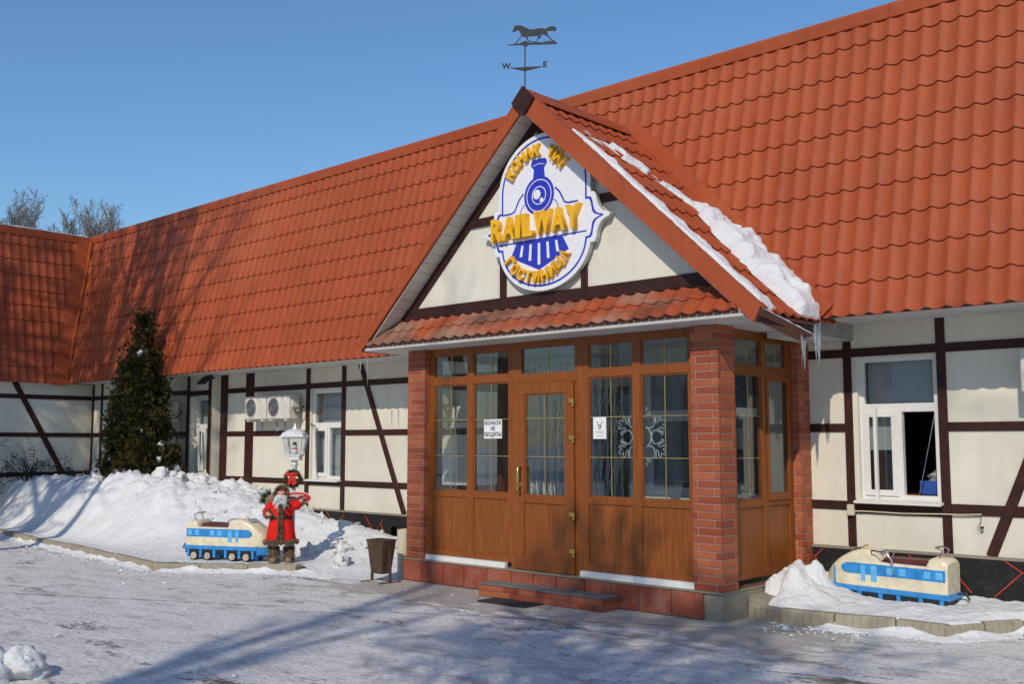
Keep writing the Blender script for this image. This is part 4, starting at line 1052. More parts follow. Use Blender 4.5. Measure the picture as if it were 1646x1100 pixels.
# ------------------------------------------------------------------ red-coated christmas figure
def fur(mb, pts, ln, n, wid=.006, dirs=None, rnd=random.Random(5), droop=.4):
    """short tapering tufts round the given centres (centre, radius vector function)"""
    for _ in range(n):
        p, d = rnd.choice(pts); p = Vector(p); d = Vector(d).normalized()
        p = p + Vector((rnd.uniform(-1, 1), rnd.uniform(-1, 1), rnd.uniform(-1, 1))) * .012
        d = (d + Vector((rnd.uniform(-.7, .7), rnd.uniform(-.7, .7), rnd.uniform(-.7, .4) - droop * rnd.random()))).normalized()
        a = d.cross(Vector((rnd.uniform(-1, 1), rnd.uniform(-1, 1), rnd.uniform(-1, 1)))).normalized() * wid
        L = ln * rnd.uniform(.5, 1.2)
        mb.add([p - a, p + a, p + d * L], [(0, 1, 2)])
def make_figure():
    t = thing('christmas_figure', 'white-bearded figurine in a red coat with brown fur, standing at the kerb', 'figurine', (0, 0, 0))
    # continuous body grown from a skeleton
    V = [(0, 0, .42), (0, 0, .56), (0, 0, .70), (0, -.0, .79), (0, -.005, .84), (0, -.015, .90), (0, -.015, .955),
         (-.07, 0, .36), (-.085, -.01, .20), (-.085, -.005, .06), (-.095, -.07, .03),
         (.08, 0, .36), (.10, -.01, .20), (.10, -.005, .06), (.115, -.07, .03),
         (-.11, 0, .765), (-.185, -.01, .67), (-.165, -.09, .645), (-.16, -.115, .645),
         (.11, 0, .765), (.185, -.02, .735), (.255, -.05, .815), (.285, -.055, .83)]
    Rr = [.10, .105, .105, .075, .045, .058, .05, .06, .048, .05, .042, .06, .048, .05, .042, .055, .046, .036, .03, .055, .048, .037, .03]
    E = [(0, 1), (1, 2), (2, 3), (3, 4), (4, 5), (5, 6), (0, 7), (7, 8), (8, 9), (9, 10), (0, 11), (11, 12), (12, 13), (13, 14), (3, 15), (15, 16), (16, 17), (17, 18), (3, 19), (19, 20), (20, 21), (21, 22)]
    m = bpy.data.meshes.new('body'); m.from_pydata(V, E, [])
    o = link('body', m, 'trouser', t)
    sk = o.modifiers.new('skin', 'SKIN'); sk.use_smooth_shade = True
    lay = m.skin_vertices[0].data if m.skin_vertices else None
    if lay is None:
        bm = bmesh.new(); bm.from_mesh(m); bm.verts.layers.skin.verify(); bm.to_mesh(m); bm.free(); lay = m.skin_vertices[0].data
    for i, r in enumerate(Rr): lay[i].radius = (r, r)
    lay[0].use_root = True
    sb = o.modifiers.new('sub', 'SUBSURF'); sb.levels = 1; sb.render_levels = 2
    # coat: loft with folds, open at the front below the belt
    cm = MB(); rows = [(.285, .195, .155), (.33, .192, .15), (.42, .178, .135), (.52, .162, .122), (.59, .150, .115), (.63, .152, .118), (.70, .158, .118), (.76, .145, .105), (.80, .105, .085), (.825, .07, .07)]
    nn = 40
    for (z, rx, ry) in rows:
        op = max(0, (.56 - z)) * .32
        for j in range(nn + 1):
            a = -math.pi / 2 + op + (2 * math.pi - 2 * op) * j / nn
            f = 1 + .035 * math.sin(a * 9 + z * 7) * max(0, (.6 - z) * 3)
            cm.v.append((rx * f * math.cos(a), ry * f * math.sin(a), z))
    for i in range(len(rows) - 1):
        for j in range(nn): cm.f.append((i * (nn + 1) + j, i * (nn + 1) + j + 1, (i + 1) * (nn + 1) + j + 1, (i + 1) * (nn + 1) + j))
    coat = cm.build('coat', 'red_cloth', t, 180)
    for pts, rs_ in (([(-.10, 0, .775), (-.16, -.005, .72), (-.19, -.01, .67), (-.185, -.06, .648), (-.17, -.085, .645)], [.060, .064, .060, .052, .048]),
                     ([(.10, 0, .775), (.165, -.015, .745), (.20, -.025, .75), (.235, -.04, .79), (.255, -.05, .812)], [.060, .064, .060, .052, .048])):
        MB().tube(pts, rs_, 14).build('sleeve', 'red_cloth', coat, 180)
    # fur: hem, front edge, cuffs, hood rim, boots
    fm = MB(); rn = random.Random(11)
    hem = [((.197 * math.cos(a), .157 * math.sin(a), .285 + rn.uniform(-.02, .02)), (math.cos(a), math.sin(a), -.2)) for a in [i * .05 for i in range(126)]]
    fur(fm, hem, .045, 2400, rnd=rn)
    front = [((s * (.008 + max(0, .56 - z) * .055), -.125 - (.02 if z < .5 else 0) + rn.uniform(-.006, .006), z), (s * .4, -1, 0)) for z in [.28 + i * .012 for i in range(42)] for s in (-1, 1)]
    fur(fm, front, .035, 1700, rnd=rn)
    for c in ((-.165, -.09, .645), (.26, -.052, .815)):
        fur(fm, [((c[0] + .045 * math.cos(a), c[1] + .01 * math.sin(a * 3), c[2] + .045 * math.sin(a)), (math.cos(a), -.4, math.sin(a))) for a in [i * .2 for i in range(32)]], .028, 420, rnd=rn)
    fm.build('fur_trim', 'fur', coat)
    bt = MB()
    for x in (-.09, .105):
        b = MB().tube([(x, 0, .215), (x, -.0, .12), (x - .002, -.005, .05), (x, -.03, .028)], [.056, .060, .060, .05], 12); b.tube([(x, -.01, .035), (x + .004 * (1 if x > 0 else -1), -.085, .03), (x, -.11, .026)], [.05, .046, .028], 12)
        bo_ = b.build('boot', 'fur', t, 180)
        f2 = MB(); fur(f2, [((x + .06 * math.cos(a), .06 * math.sin(a), z), (math.cos(a), math.sin(a), .1)) for a in [i * .35 for i in range(18)] for z in (.03, .06, .09, .12, .15, .18, .205)], .026, 1100, rnd=rn)
        f2.build('boot_fur', 'fur', bo_)
        MB().tube([(x + .063 * math.cos(a), .063 * math.sin(a), .195) for a in [2 * math.pi * i / 16 for i in range(16)]], .008, 5, close=True).build('boot_strap', 'belt', bo_)
    # belt and buckle
    MB().lathe([(.157, .578), (.160, .582), (.160, .612), (.157, .616)], (0, 0, 0), 36, 1, .775).build('belt', 'belt', coat, 40)
    MB().ring([(-.028, -.028), (.028, -.028), (.028, .028), (-.028, .028)], [(-.017, -.017), (.017, -.017), (.017, .017), (-.017, .017)], lambda a, b, d: (a - .005, -.128 - d, .597 + b), 0, .008).build('buckle', 'brass', coat)
    # head: face, nose, cheeks, eyes, beard, hood
    fc = MB().ball((0, -.02, .90), .066, 18, 14, .95, .95, 1.1)
    fc.ball((0, -.088, .895), .014, 10, 8, 1, 1.1, 1).ball((-.03, -.072, .885), .02, 10, 8).ball((.03, -.072, .885), .02, 10, 8)
    for s in (-1, 1): fc.ball((s * .064, -.012, .90), .014, 8, 6, .5, 1, 1.3)
    head = fc.build('face', 'skin', t, 180)
    for s in (-1, 1):
        MB().ball((s * .024, -.079, .913), .0075, 8, 6).build('eye', 'ink', head, 60)
        MB().tube([(s * .010, -.087, .925), (s * .026, -.085, .932), (s * .042, -.072, .926)], [.006, .008, .005], 6).build('eyebrow', 'hair_white', head, 60)
    MB().ball((.0, -.092, .868), .010, 8, 6, 1.6, .6, .6).build('mouth', 'red_cloth', head, 60)
    bm_ = MB().ball((0, -.075, .80), .06, 18, 14, 1.1, .62, 1.65, .25); rn = random.Random(4)
    bp = []
    for i in range(420):
        a = rn.uniform(-1.25, 1.25); z = rn.uniform(.72, .885); w = .07 * (1 - max(0, .80 - z) * 5.5)
        bp.append(((w * math.sin(a), -.055 - .055 * math.cos(a), z), (math.sin(a) * .5, -math.cos(a) * .5, -.9)))
    fur(bm_, bp, .06, 1300, .007, rnd=rn, droop=.9)
    bm_.build('beard', 'hair_white', head)
    mu = MB()
    for s in (-1, 1): mu.tube([(0, -.094, .878), (s * .025, -.095, .872), (s * .055, -.078, .852)], [.012, .015, .006], 8)
    mu.build('moustache', 'hair_white', head, 60)
    hd = MB(); nn = 16
    hr = [(-.085, .055, .0), (-.09, .03, .01), (-.092, -.02, .02), (-.08, -.06, .03)]
    hd.ball((0, .012, .915), .086, 18, 14, 1, .95, 1.08)
    hood = hd.build('hood', 'red_cloth', head, 180)
    hf = MB(); fur(hf, [((.078 * math.cos(a), -.045, .91 + .085 * math.sin(a)), (math.cos(a), -.5, math.sin(a))) for a in [-.4 + i * .08 for i in range(52)]], .04, 900, rnd=rn)
    fur(hf, [((.07 * math.cos(a) * math.cos(b), .012 + .08 * math.sin(a) * math.cos(b), .93 + .08 * math.sin(b)), (math.cos(a), math.sin(a), 1)) for a in [i * .4 for i in range(16)] for b in (.2, .6, 1.0, 1.4)], .03, 900, rnd=rn)
    hf.build('hood_fur', 'fur', hood)
    # scarf of fir and a sack on the back
    sc_ = MB(); path = [(.075, -.07, .86), (.085, -.10, .80), (.07, -.125, .73), (.045, -.135, .66)]
    fur(sc_, [(p, (.3, -1, 0)) for p in path for _ in range(3)], .04, 700, .004, rnd=rn, droop=.2); sc_.build('fir_garland', 'wreath', t)
    sk_ = MB().ball((-.13, .12, .80), .12, 16, 12, 1.1, .9, .95, .3).build('sack', 'fur', t, 180)
    sf = MB(); fur(sf, [((-.20, .08, .86), (-1, -.2, .8)), ((-.17, .09, .89), (-.5, -.2, 1)), ((-.22, .07, .82), (-1, -.3, .1))], .11, 260, .006, rnd=rn, droop=.1); sf.build('fir_sprig', 'wreath', sk_)
    # hands: palm, four fingers and thumb each
    for s, c, d in ((-1, Vector((-.155, -.125, .645)), Vector((.25, -1, -.1))), (1, Vector((.282, -.06, .835)), Vector((.6, -.2, .55)))):
        d.normalize(); a = d.cross(Vector((0, 0, 1))).normalized(); b = a.cross(d)
        h = MB().ball(tuple(c), .027, 10, 8, 1, 1, .9)
        for k in range(4):
            q = c + a * (-.018 + .012 * k) + d * .018; L = (.030, .034, .032, .025)[k]
            h.tube([q, q + d * L * .6, q + d * L - b * .012], [.0085, .008, .006], 6)
        q = c + a * (.024 * s); h.tube([q, q + a * s * .012 + d * .012, q + a * s * .012 + d * .028], [.009, .008, .006], 6)
        h.build('hand', 'skin', t, 180)
    return t
fg = make_figure(); place(fg, (-6.36, -.56, .108), R(50))

# ------------------------------------------------------------------ snow-globe lamp post
def make_lamp():
    t = thing('lamp_post', 'white lantern lamp post with red bow wreath standing behind the red-coated figure', 'lamp post', (0, 0, 0))
    MB().lathe([(.15, 0), (.15, .03), (.06, .05), (.03, .09), (.024, .12), (.024, 1.24), (.034, 1.25), (.034, 1.27), (.04, 1.30), (.055, 1.33), (.04, 1.36), (.05, 1.385)], (0, 0, 0), 16).build('post', 'white_paint', t, 40)
    MB().hexa([(-.088, -.088, 1.386), (.088, -.088, 1.386), (.088, .088, 1.386), (-.088, .088, 1.386), (-.092, -.092, 1.448), (.092, -.092, 1.448), (.092, .092, 1.448), (-.092, .092, 1.448)]).build('lantern_base', 'white_paint', t, bevel=.005)
    cg = MB(); z0, z1, a, b = 1.455, 1.69, .095, .132
    for sx in (-1, 1):
        for sy in (-1, 1): cg.bar((sx * a, sy * a, z0), (sx * b, sy * b, z1), .020, .020)
    for z, w in ((z0, a), (z1, b)):
        for s in (-1, 1): cg.bar((-w, s * w, z), (w, s * w, z), .018, .018); cg.bar((s * w, -w, z), (s * w, w, z), .018, .018)
    cage = cg.build('lantern_cage', 'white_paint', t)
    for s in (-1, 1):
        MB().add([(-a, s * a, z0), (a, s * a, z0), (b, s * b, z1), (-b, s * b, z1)], [(0, 1, 2, 3)]).build('pane', 'glass', cage)
        MB().add([(s * a, -a, z0), (s * a, a, z0), (s * b, b, z1), (s * b, -b, z1)], [(0, 1, 2, 3)]).build('pane', 'glass', cage)
    rf = MB().lathe([(.235, 1.70), (.24, 1.712), (.20, 1.735), (.15, 1.765), (.085, 1.792), (.04, 1.80), (.034, 1.83), (.022, 1.845), (.014, 1.885), (.0, 1.89)], (0, 0, 0), 4, rot=Matrix.Rotation(R(45), 3, 'Z')).build('lantern_roof', 'white_paint', t, 30)
    MB().lathe([(.205, 1.733), (.20, 1.75), (.15, 1.782), (.09, 1.806), (.05, 1.811)], (0, 0, 0), 4, rot=Matrix.Rotation(R(45), 3, 'Z')).build('roof_snow', 'snow', rf, 60)
    sn = MB().ball((0, 0, 1.50), .052, 14, 10).ball((0, 0, 1.572), .036, 12, 8).build('snowman', 'white_paint', t, 60)
    MB().lathe([(.045, 1.598), (.045, 1.603), (.026, 1.604), (.026, 1.635), (0, 1.636)], (0, 0, 0), 12).build('hat', 'maroon', sn, 40)
    MB().lathe([(.036, 1.533), (.044, 1.54), (.036, 1.55)], (0, 0, 0), 12).build('scarf', 'red_ribbon', sn, 40)
    rn = random.Random(2); wr_ = MB()
    ring_ = [((.085 * math.cos(q), -.045, 1.14 + .085 * math.sin(q)), (math.cos(q) * .8, -.6, math.sin(q) * .8)) for q in [i * .15 for i in range(42)]]
    fur(wr_, ring_, .065, 900, .006, rnd=rn, droop=.1); wro = wr_.build('wreath', 'wreath', t)
    for k in range(9):
        q = k * .7; MB().ball((.085 * math.cos(q), -.085, 1.14 + .085 * math.sin(q)), .011, 8, 6).build('berry', 'red_ribbon', wro, 60)
    bw = MB()
    for s in (-1, 1):
        bw.add([(0, -.10, 1.20), (s * .05, -.13, 1.235), (s * .085, -.11, 1.215), (s * .08, -.10, 1.165), (s * .04, -.125, 1.17), (0, -.10, 1.18)], [(0, 1, 2, 3, 4, 5)])
        bw.add([(0, -.105, 1.19), (s * .03, -.11, 1.18), (s * .065, -.10, 1.07), (s * .03, -.11, 1.05), (s * .012, -.112, 1.07)], [(0, 1, 2, 3, 4)])
    bw.ball((0, -.115, 1.19), .02, 10, 8)
    md = bw.build('bow', 'red_ribbon', wro); so = md.modifiers.new('thick', 'SOLIDIFY'); so.thickness = .008
    el = lambda r0, r1: [(r0 * math.cos(2 * math.pi * i / 40), r1 * math.sin(2 * math.pi * i / 40)) for i in range(40)]
    TP = lambda u, v, d: (u + .055, -.032 - d, .875 + v)
    pl = MB().prism(el(.205, .088), TP, 0, .008).build('plaque', 'white_paint', t)
    MB().prism(el(.195, .078), TP, .0082, .0105).build('plaque_face', 'sign_red', pl)
    for txt_, dz in (('MERRY', .026), ('CHRISTMAS', -.026)):
        m = text_mesh(txt_, .058 if dz > 0 else .050, .002, .0012)
        for v in m.vertices: v.co = TP(v.co.x, v.co.y + dz - .0, .0117 + v.co.z)
        m.materials.append(M['white_paint']); link('lettering', m, None, pl)
    return t
lp = make_lamp(); place(lp, (-6.50, -.27, .07), R(38))

# ------------------------------------------------------------------ litter bin, pipe stub
bn = thing('litter_bin', 'rusty brown tapered metal litter bin on legs beside the left pillar', 'bin', (-4.70, -.36, 0))
cx, cy = -4.57, -.34
MB().hexa([(cx - .10, cy - .075, .105), (cx + .10, cy - .075, .105), (cx + .10, cy + .075, .105), (cx - .10, cy + .075, .105), (cx - .15, cy - .11, .50), (cx + .15, cy - .11, .50), (cx + .15, cy + .11, .50), (cx - .15, cy + .11, .50)]).build('bucket', 'bin', bn, bevel=.004)
MB().ring([(cx - .157, cy - .117), (cx + .157, cy - .117), (cx + .157, cy + .117), (cx - .157, cy + .117)], [(cx - .135, cy - .095), (cx + .135, cy - .095), (cx + .135, cy + .095), (cx - .135, cy + .095)], lambda a, b, d: (a, b, d), .5005, .515).build('rim', 'bin', bn)
for s in (-1, 1):
    MB().box(cx + s * .168 - .012, cx + s * .168 + .012, cy - .014, cy + .014, .012, .43).build('leg', 'bin', bn)
    MB().box(cx + s * .168 - .014, cx + s * .168 + .014, cy - .17, cy + .17, .002, .0115).build('foot', 'bin', bn)
    MB().tube([(cx + s * .13, cy, .41), (cx + s * .185, cy, .41)], .012, 8).build('pivot', 'bin', bn)
pipe = thing('pipe_stub', 'short beige painted pipe standing between the bin and the left pillar', 'pipe', (-4.70, .13, 0))
MB().lathe([(.085, .0), (.085, .30), (.09, .30), (.09, .60), (.082, .60), (.082, .58)], (-4.68, .13, 0), 20).build('pipe_wall', 'beige', pipe, 40)
MB().lathe([(.0815, .57), (.0815, .575)], (-4.68, .13, 0), 20).build('pipe_mouth', 'black', pipe)

# ------------------------------------------------------------------ notices, snowflake light, curtain, mat
def notice(x0, x1, z0, z1, y, label):
    t = thing('paper_notice', label, 'notice', ((x0 + x1) / 2, y, z0)); MB().box(x0, x1, y - .002, y - .0008, z0, z1).build('sheet', 'paper', t); return t
n1 = notice(-3.235, -2.945, 1.745, 1.968, .088, 'white paper notice in bold black Cyrillic capitals left of the door')
for s, z, sz in (('БЕЗ МАСОК', 1.925, .062), ('НЕ', 1.858, .062), ('ВХОДИТЬ!', 1.79, .066)):
    m = text_mesh(s, sz, .0004, .0016, .85)
    xs = [v.co.x for v in m.vertices]; k = min(1.0, .27 / (max(xs) - min(xs)))
    for v in m.vertices: v.co = (-3.09 + v.co.x * k, .0857 - v.co.z, z + v.co.y)
    m.materials.append(M['ink']); link('lettering', m, None, n1)
n2 = notice(-1.60, -1.425, 1.737, 1.97, .088, 'white paper notice with small black animal-head emblem right of the door')
TN = lambda a, b, d: (-1.512 + a, .0858 - d, 1.875 + b)
MB().prism([(-.022, .02), (-.012, .012), (.012, .012), (.022, .02), (.02, -.012), (.008, -.034), (-.008, -.034), (-.02, -.012)], TN, 0, .0006).build('emblem', 'ink', n2)
MB().prism([(-.010, .002), (.010, .002), (.006, -.022), (-.006, -.022)], TN, .0007, .0011).build('emblem', 'paper', n2)
for s in (-1, 1): MB().prism([(s * .016, .02), (s * .03, .045), (s * .048, .058), (s * .034, .04), (s * .023, .018)], TN, 0, .0006).build('emblem', 'ink', n2)
for z, w in ((-.062, .055), (-.074, .04), (-.108, .05)): MB().prism([(-w, z), (w, z), (w, z + .006), (-w, z + .006)], TN, 0, .0006).build('text_line', 'grey_ink', n2)

sf = thing('snowflake_light', 'white rope-light snowflake hanging inside the glass right of the door', 'decoration', (-1.04, .19, 1.75))
def flake_arm(a):
    """rope outline of one arm with two pairs of barbs"""
    o = [(.045, .11), (.022, .16), (.022, .185), (.085, .235), (.10, .225), (.11, .24), (.10, .262), (.022, .215), (.022, .245), (.062, .28), (.07, .30), (.055, .31), (.022, .29), (.016, .335)]
    pts = [(-.0, .0)][:0] + [(x, y) for x, y in o] + [(-x, y) for x, y in o[::-1]]
    c, s = math.cos(a), math.sin(a)
    return [(-1.045 + x * c - y * s, .20, 1.755 + x * s + y * c) for x, y in pts]
for k in range(6): MB().tube(flake_arm(R(60 * k)), .0046, 5).build('flake_arm', 'rope_light', sf, 60)
MB().tube([(-1.045 + .118 * math.cos(q), .20, 1.755 + .118 * math.sin(q)) for q in [2 * math.pi * i / 28 for i in range(28)]], .006, 5, close=True).build('flake_ring', 'rope_light', sf, 60)
MB().tube([(-1.045, .20, 2.09), (-1.045, .20, 2.40), (-1.045, .15, ZT)], .002, 4).build('cord', 'rope_light', sf)

cu = thing('string_curtain', 'silver string curtain hanging before the inner doorway behind the porch glass', 'curtain', (-3.2, 1.7, .3))
MB().tube([(-3.99, 1.70, 2.78), (-2.38, 1.70, 2.78)], .012, 8).build('rail', 'chrome', cu)
rn = random.Random(8); cs = MB()
for k in range(190):
    x = -3.97 + 1.57 * k / 189 + rn.uniform(-.004, .004); y = 1.70 + .04 * math.sin(k * .45) + rn.uniform(-.01, .01); ph = rn.uniform(0, 6); am = rn.uniform(.005, .012)
    prev = None
    for i in range(31):
        z = 2.77 - 2.40 * i / 30; xx = x + am * math.sin(z * 24 + ph); yy = y + .008 * math.cos(z * 17 + ph)
        w = .0042; tw = math.sin(z * 11 + ph)
        p = (xx - w, yy - w * tw, z), (xx + w, yy + w * tw, z)
        if prev: cs.add([prev[0], prev[1], p[1], p[0]], [(0, 1, 2, 3)])
        prev = p
cs.build('strings', 'tinsel', cu, kind='stuff')
def drape(x0, x1, z0, z1, y, mat, parent, name='curtain'):
    mb = MB(); n = 120
    for i in range(n + 1):
        x = x0 + (x1 - x0) * i / n; yy = y + .03 * math.sin(i * .55) + .012 * math.sin(i * 1.37)
        mb.v += [(x, yy, z0), (x, yy * 1.0 + .0, z1)]
    for i in range(n): mb.f.append((2 * i, 2 * i + 2, 2 * i + 3, 2 * i + 1))
    return mb.build(name, mat, parent, 180)
drape(-2.15, -1.72, 1.1, 2.55, YW + .25, 'curtain', wi); drape(-1.15, -.66, 1.1, 2.55, YW + .25, 'curtain', wi)
mt = MB(); mt.panel(lambda a, d, z: (a, z, d), -2.62, -1.93, -.66, -.35, [], .014, .002)
mt.build('door_mat', 'mat', None, bevel=.004, label='small black rubber mat on the ice in front of the step', category='mat')
# blue crate and bag inside the open window, prop rod
cr = thing('plastic_crate', 'blue plastic crate standing inside the open right window', 'crate', (1.2, YW + .45, 1.1))
MB().panel(lambda a, d, z: (a, z, d), 1.06, 1.42, YW + .30, YW + .55, [(1.075, 1.405, YW + .315, YW + .535)], 1.30, 1.16).build('crate_wall', 'blue_crate', cr)
MB().box(1.065, 1.415, YW + .305, YW + .545, 1.155, 1.165).build('crate_floor', 'blue_crate', cr)
MB().box(.6, 1.5, YW + .283, YW + .6, 1.12, 1.15).build('window_board', 'oak', hotel)
MB().ball((1.25, YW + .42, 1.33), .11, 18, 12, 1.3, .9, .75, .5).build('plastic_bag', 'plastic_bag', None, 60, label='crumpled clear plastic bag lying in the blue crate', category='bag')
MB().tube([(1.09, YW + .20, 1.155), (1.31, YW + .12, 2.0)], .006, 6).build('prop_rod', 'chrome', None, label='thin metal rod leaning in the open right window', category='rod')
# junction box, cable, hanging socket
jb = thing('junction_box', 'beige junction box and cable fixed along the lower beam under the right window', 'electrical box', (.45, YW, .93))
MB().box(.418, .492, YW - .075, YW - .021, .928, 1.045).build('box', 'beige', jb, bevel=.008)
MB().tube([(.49, YW - .04, .975), (.62, YW - .035, .978), (1.0, YW - .032, .972), (1.39, YW - .034, .985), (1.60, YW - .034, .988), (1.776, YW - .034, 1.0)], .008, 6).build('conduit', 'beige', jb, 60)
MB().tube([(1.776, YW - .034, 1.0), (1.765, YW - .05, .92), (1.735, YW - .05, .87), (1.745, YW - .05, .84), (1.775, YW - .05, .868)], .003, 5).build('wire', 'rubber', jb, 60)
MB().box(1.765, 1.795, YW - .07, YW - .04, .862, .885).build('socket', 'rubber', jb, bevel=.003)
#PART5
# ------------------------------------------------------------------ kerbs
def kerb_run(pts, h, label_parent, width=.12, stone=.62, seed=1, sink=None):
    rn = random.Random(seed)
    for (x0, y0), (x1, y1) in zip(pts[:-1], pts[1:]):
        L = math.hypot(x1 - x0, y1 - y0); n = max(1, round(L / stone)); a = math.atan2(y1 - y0, x1 - x0)
        for i in range(n):
            l = L / n - .010; mb = MB()
            hh = h + rn.uniform(-.012, .012); c = .018
            prof = [(0, -.05), (0, hh - c), (c, hh), (width - c, hh), (width, hh - c), (width, -.05)]
            k = len(prof)
            for u in (0, l):
                for v, z in prof: mb.v.append((u, v, z))
            for j in range(k - 1): mb.f.append((j, j + 1, k + j + 1, k + j))
            mb.f.append(tuple(range(k))); mb.f.append(tuple(range(2 * k - 1, k - 1, -1)))
            m = mb.mesh('kerb_stone'); m.materials.append(M['kerb'])
            t = (i + .005) / n
            link('kerb_stone', m, None, label_parent, (x0 + (x1 - x0) * t, y0 + (y1 - y0) * t, 0), (rn.uniform(-.02, .02), rn.uniform(-.012, .012), a + rn.uniform(-.012, .012)))
KL = [(-22.0, -.75), (-14.3, -1.10), (-11.1, -1.37), (-7.62, -1.70), (-5.98, -.58), (-6.02, -.36)]
def structure_root(name):
    o = bpy.data.objects.new(name, None); COL.objects.link(o); o['kind'] = 'structure'; return o
kl = structure_root('kerb'); kerb_run(KL, .105, kl, stone=.75, seed=2)
KR = [(.035, .42), (.42, .33), (.95, .36), (1.45, .52), (1.88, .52), (2.3, 1.25), (3.4, 1.35), (8, 1.35)]
kr = structure_root('kerb'); kerb_run(KR, .130, kr, stone=.5, seed=5)
MB().hexa([(.03, .44, 0), (.30, .46, 0), (.30, 1.6, 0), (.03, 1.6, 0), (.03, .44, .21), (.20, .46, .18), (.22, 1.6, .2), (.03, 1.6, .23)]).build('kerb_backing', 'concrete', kr)

# ------------------------------------------------------------------ snow
def interp(pts, x):
    if x <= pts[0][0]: return pts[0][1]
    for (a, b), (c, d) in zip(pts[:-1], pts[1:]):
        if x <= c: t = (x - a) / (c - a); t = t * t * (3 - 2 * t); return b + (d - b) * t
    return pts[-1][1]
def fbm(p, s, oct=4):
    v = 0; a = 1; f = s
    for _ in range(oct): v += a * noise.noise(Vector(p) * f); a *= .5; f *= 2.1
    return v
def lump(p, s):
    d, _ = noise.voronoi(Vector(p) * s); q = min(1, d[0] / .75); return (1 - q * q) ** 2 * .85
crest = [(-22, .45), (-19.3, .55), (-17.3, .95), (-15.5, 1.0), (-14.2, 1.0), (-12.0, 1.07), (-11.2, 1.03), (-10.3, .95), (-9.2, .82), (-8.5, .76), (-7.24, .58), (-6.65, .48), (-6.1, .36), (-5.5, .22), (-4.9, .08), (-4.5, .02)]
front = [(-22, -.70), (-14.3, -1.03), (-11.1, -1.30), (-7.65, -1.60), (-5.95, -.46), (-5.4, -.62), (-4.9, -.5), (-4.45, -.3)]
def linterp(pts, x):
    if x <= pts[0][0]: return pts[0][1]
    for (a, b), (c, d) in zip(pts[:-1], pts[1:]):
        if x <= c: return b + (d - b) * (x - a) / (c - a)
    return pts[-1][1]
def left_bank():
    mb = MB(); nx, ny = 330, 76; x0, x1 = -22.0, -4.55
    for i in range(nx + 1):
        # finer towards the near end
        t = i / nx; x = x0 + (x1 - x0) * (1 - (1 - t) ** 1.35)
        yf = linterp(front, x) - (.0 if x < -5.9 else .05 * noise.noise((x * 6, 0, 1)))
        yb = 1.66 if x < -11.9 else 1.87
        H = interp(crest, x)
        base = .105 if x < -6.0 else max(0.0, .105 - (x + 6.0) * .5)
        for j in range(ny + 1):
            v = j / ny; y = yf + (yb - yf) * v
            flat = .07 if x < -8.2 or x > -6.0 else .42       # the level shelf that carries the train and figure
            if -8.2 <= x <= -5.8: flat = .34 * (1 - abs(x + 7.0) / 1.25) + .07
            re_ = .46 + .34 * min(1, max(0, (x + 10.2) / 2.0)); ramp = min(1, max(0, (v - flat) / (re_ - flat))); prof = ramp * ramp * (3 - 2 * ramp)
            back = 1 - .15 * max(0, (v - .82) / .18) if x < -9.6 else 1 - min(1, max(0, (x + 9.6) / 1.6)) * .72 * max(0, (v - .70) / .30)
            z = base + (H - base) * prof * back
            k = min(1, ramp * 2.2) * min(1, H * 1.6)
            rgh_ = .45 + .55 * max(0, noise.noise((x * .5, y * .6, 8)) + .4) + (.5 if ramp > .6 and -13.5 < x < -8 else 0)
            z += k * rgh_ * (.085 * fbm((x, y, 0), 1.5, 5) + .07 * (lump((x, y, 0), 2.4) - .25) + .060 * (lump((x + 9, y, 2), 5.5) - .2) * (.35 + ramp) + .04 * (lump((x, y + 4, 7), 12) - .2)) + .009 * fbm((x, y, 3), 9, 3)
            if v < .02: z = min(z, base + .004)
            mb.v.append((x, y, max(z, .004 if x > -6.0 else .06)))
    for i in range(nx):
        for j in range(ny): mb.f.append((i * (ny + 1) + j, (i + 1) * (ny + 1) + j, (i + 1) * (ny + 1) + j + 1, i * (ny + 1) + j + 1))
    def hgt(x, y):
        best = min(range(nx + 1), key=lambda i: abs(mb.v[i * (ny + 1)][0] - x)); col_ = mb.v[best * (ny + 1):(best + 1) * (ny + 1)]
        return min(col_, key=lambda q: abs(q[1] - y))[2]
    rn = random.Random(21); lumps = MB()
    for _ in range(90):
        x = rn.uniform(-15.5, -5.4); yb = linterp(front, x); y = yb + (1.6 - yb) * rn.uniform(.25, .95) ** .6
        if -8.2 < x < -5.9 and y < -.15: continue
        r = rn.uniform(.015, .05)
        lumps.ball((x, y, hgt(x, y) + r * .15), r, 9, 7, rn.uniform(.9, 1.5), rn.uniform(.9, 1.4), rn.uniform(.6, .9), 1.1)
    for x, y, r in ((-13.1, .2, .16), (-12.85, .25, .12), (-11.65, .6, .15), (-11.3, .7, .13), (-10.9, .9, .11), (-6.75, .2, .10), (-6.3, .45, .11), (-6.05, .65, .08), (-5.9, .05, .10)):
        lumps.ball((x, y, hgt(x, y) + r * .25), r, 14, 10, 1.2, 1.05, .95, 1.1)
    o = mb.build('snow_bank', 'snow', None, 180, kind='stuff', label='heaped shovelled snow bank along the wall left of the porch', category='snow')
    lumps.build('snow_chunks', 'snow', o, 180, kind='stuff')
    return hgt
hgt = left_bank()
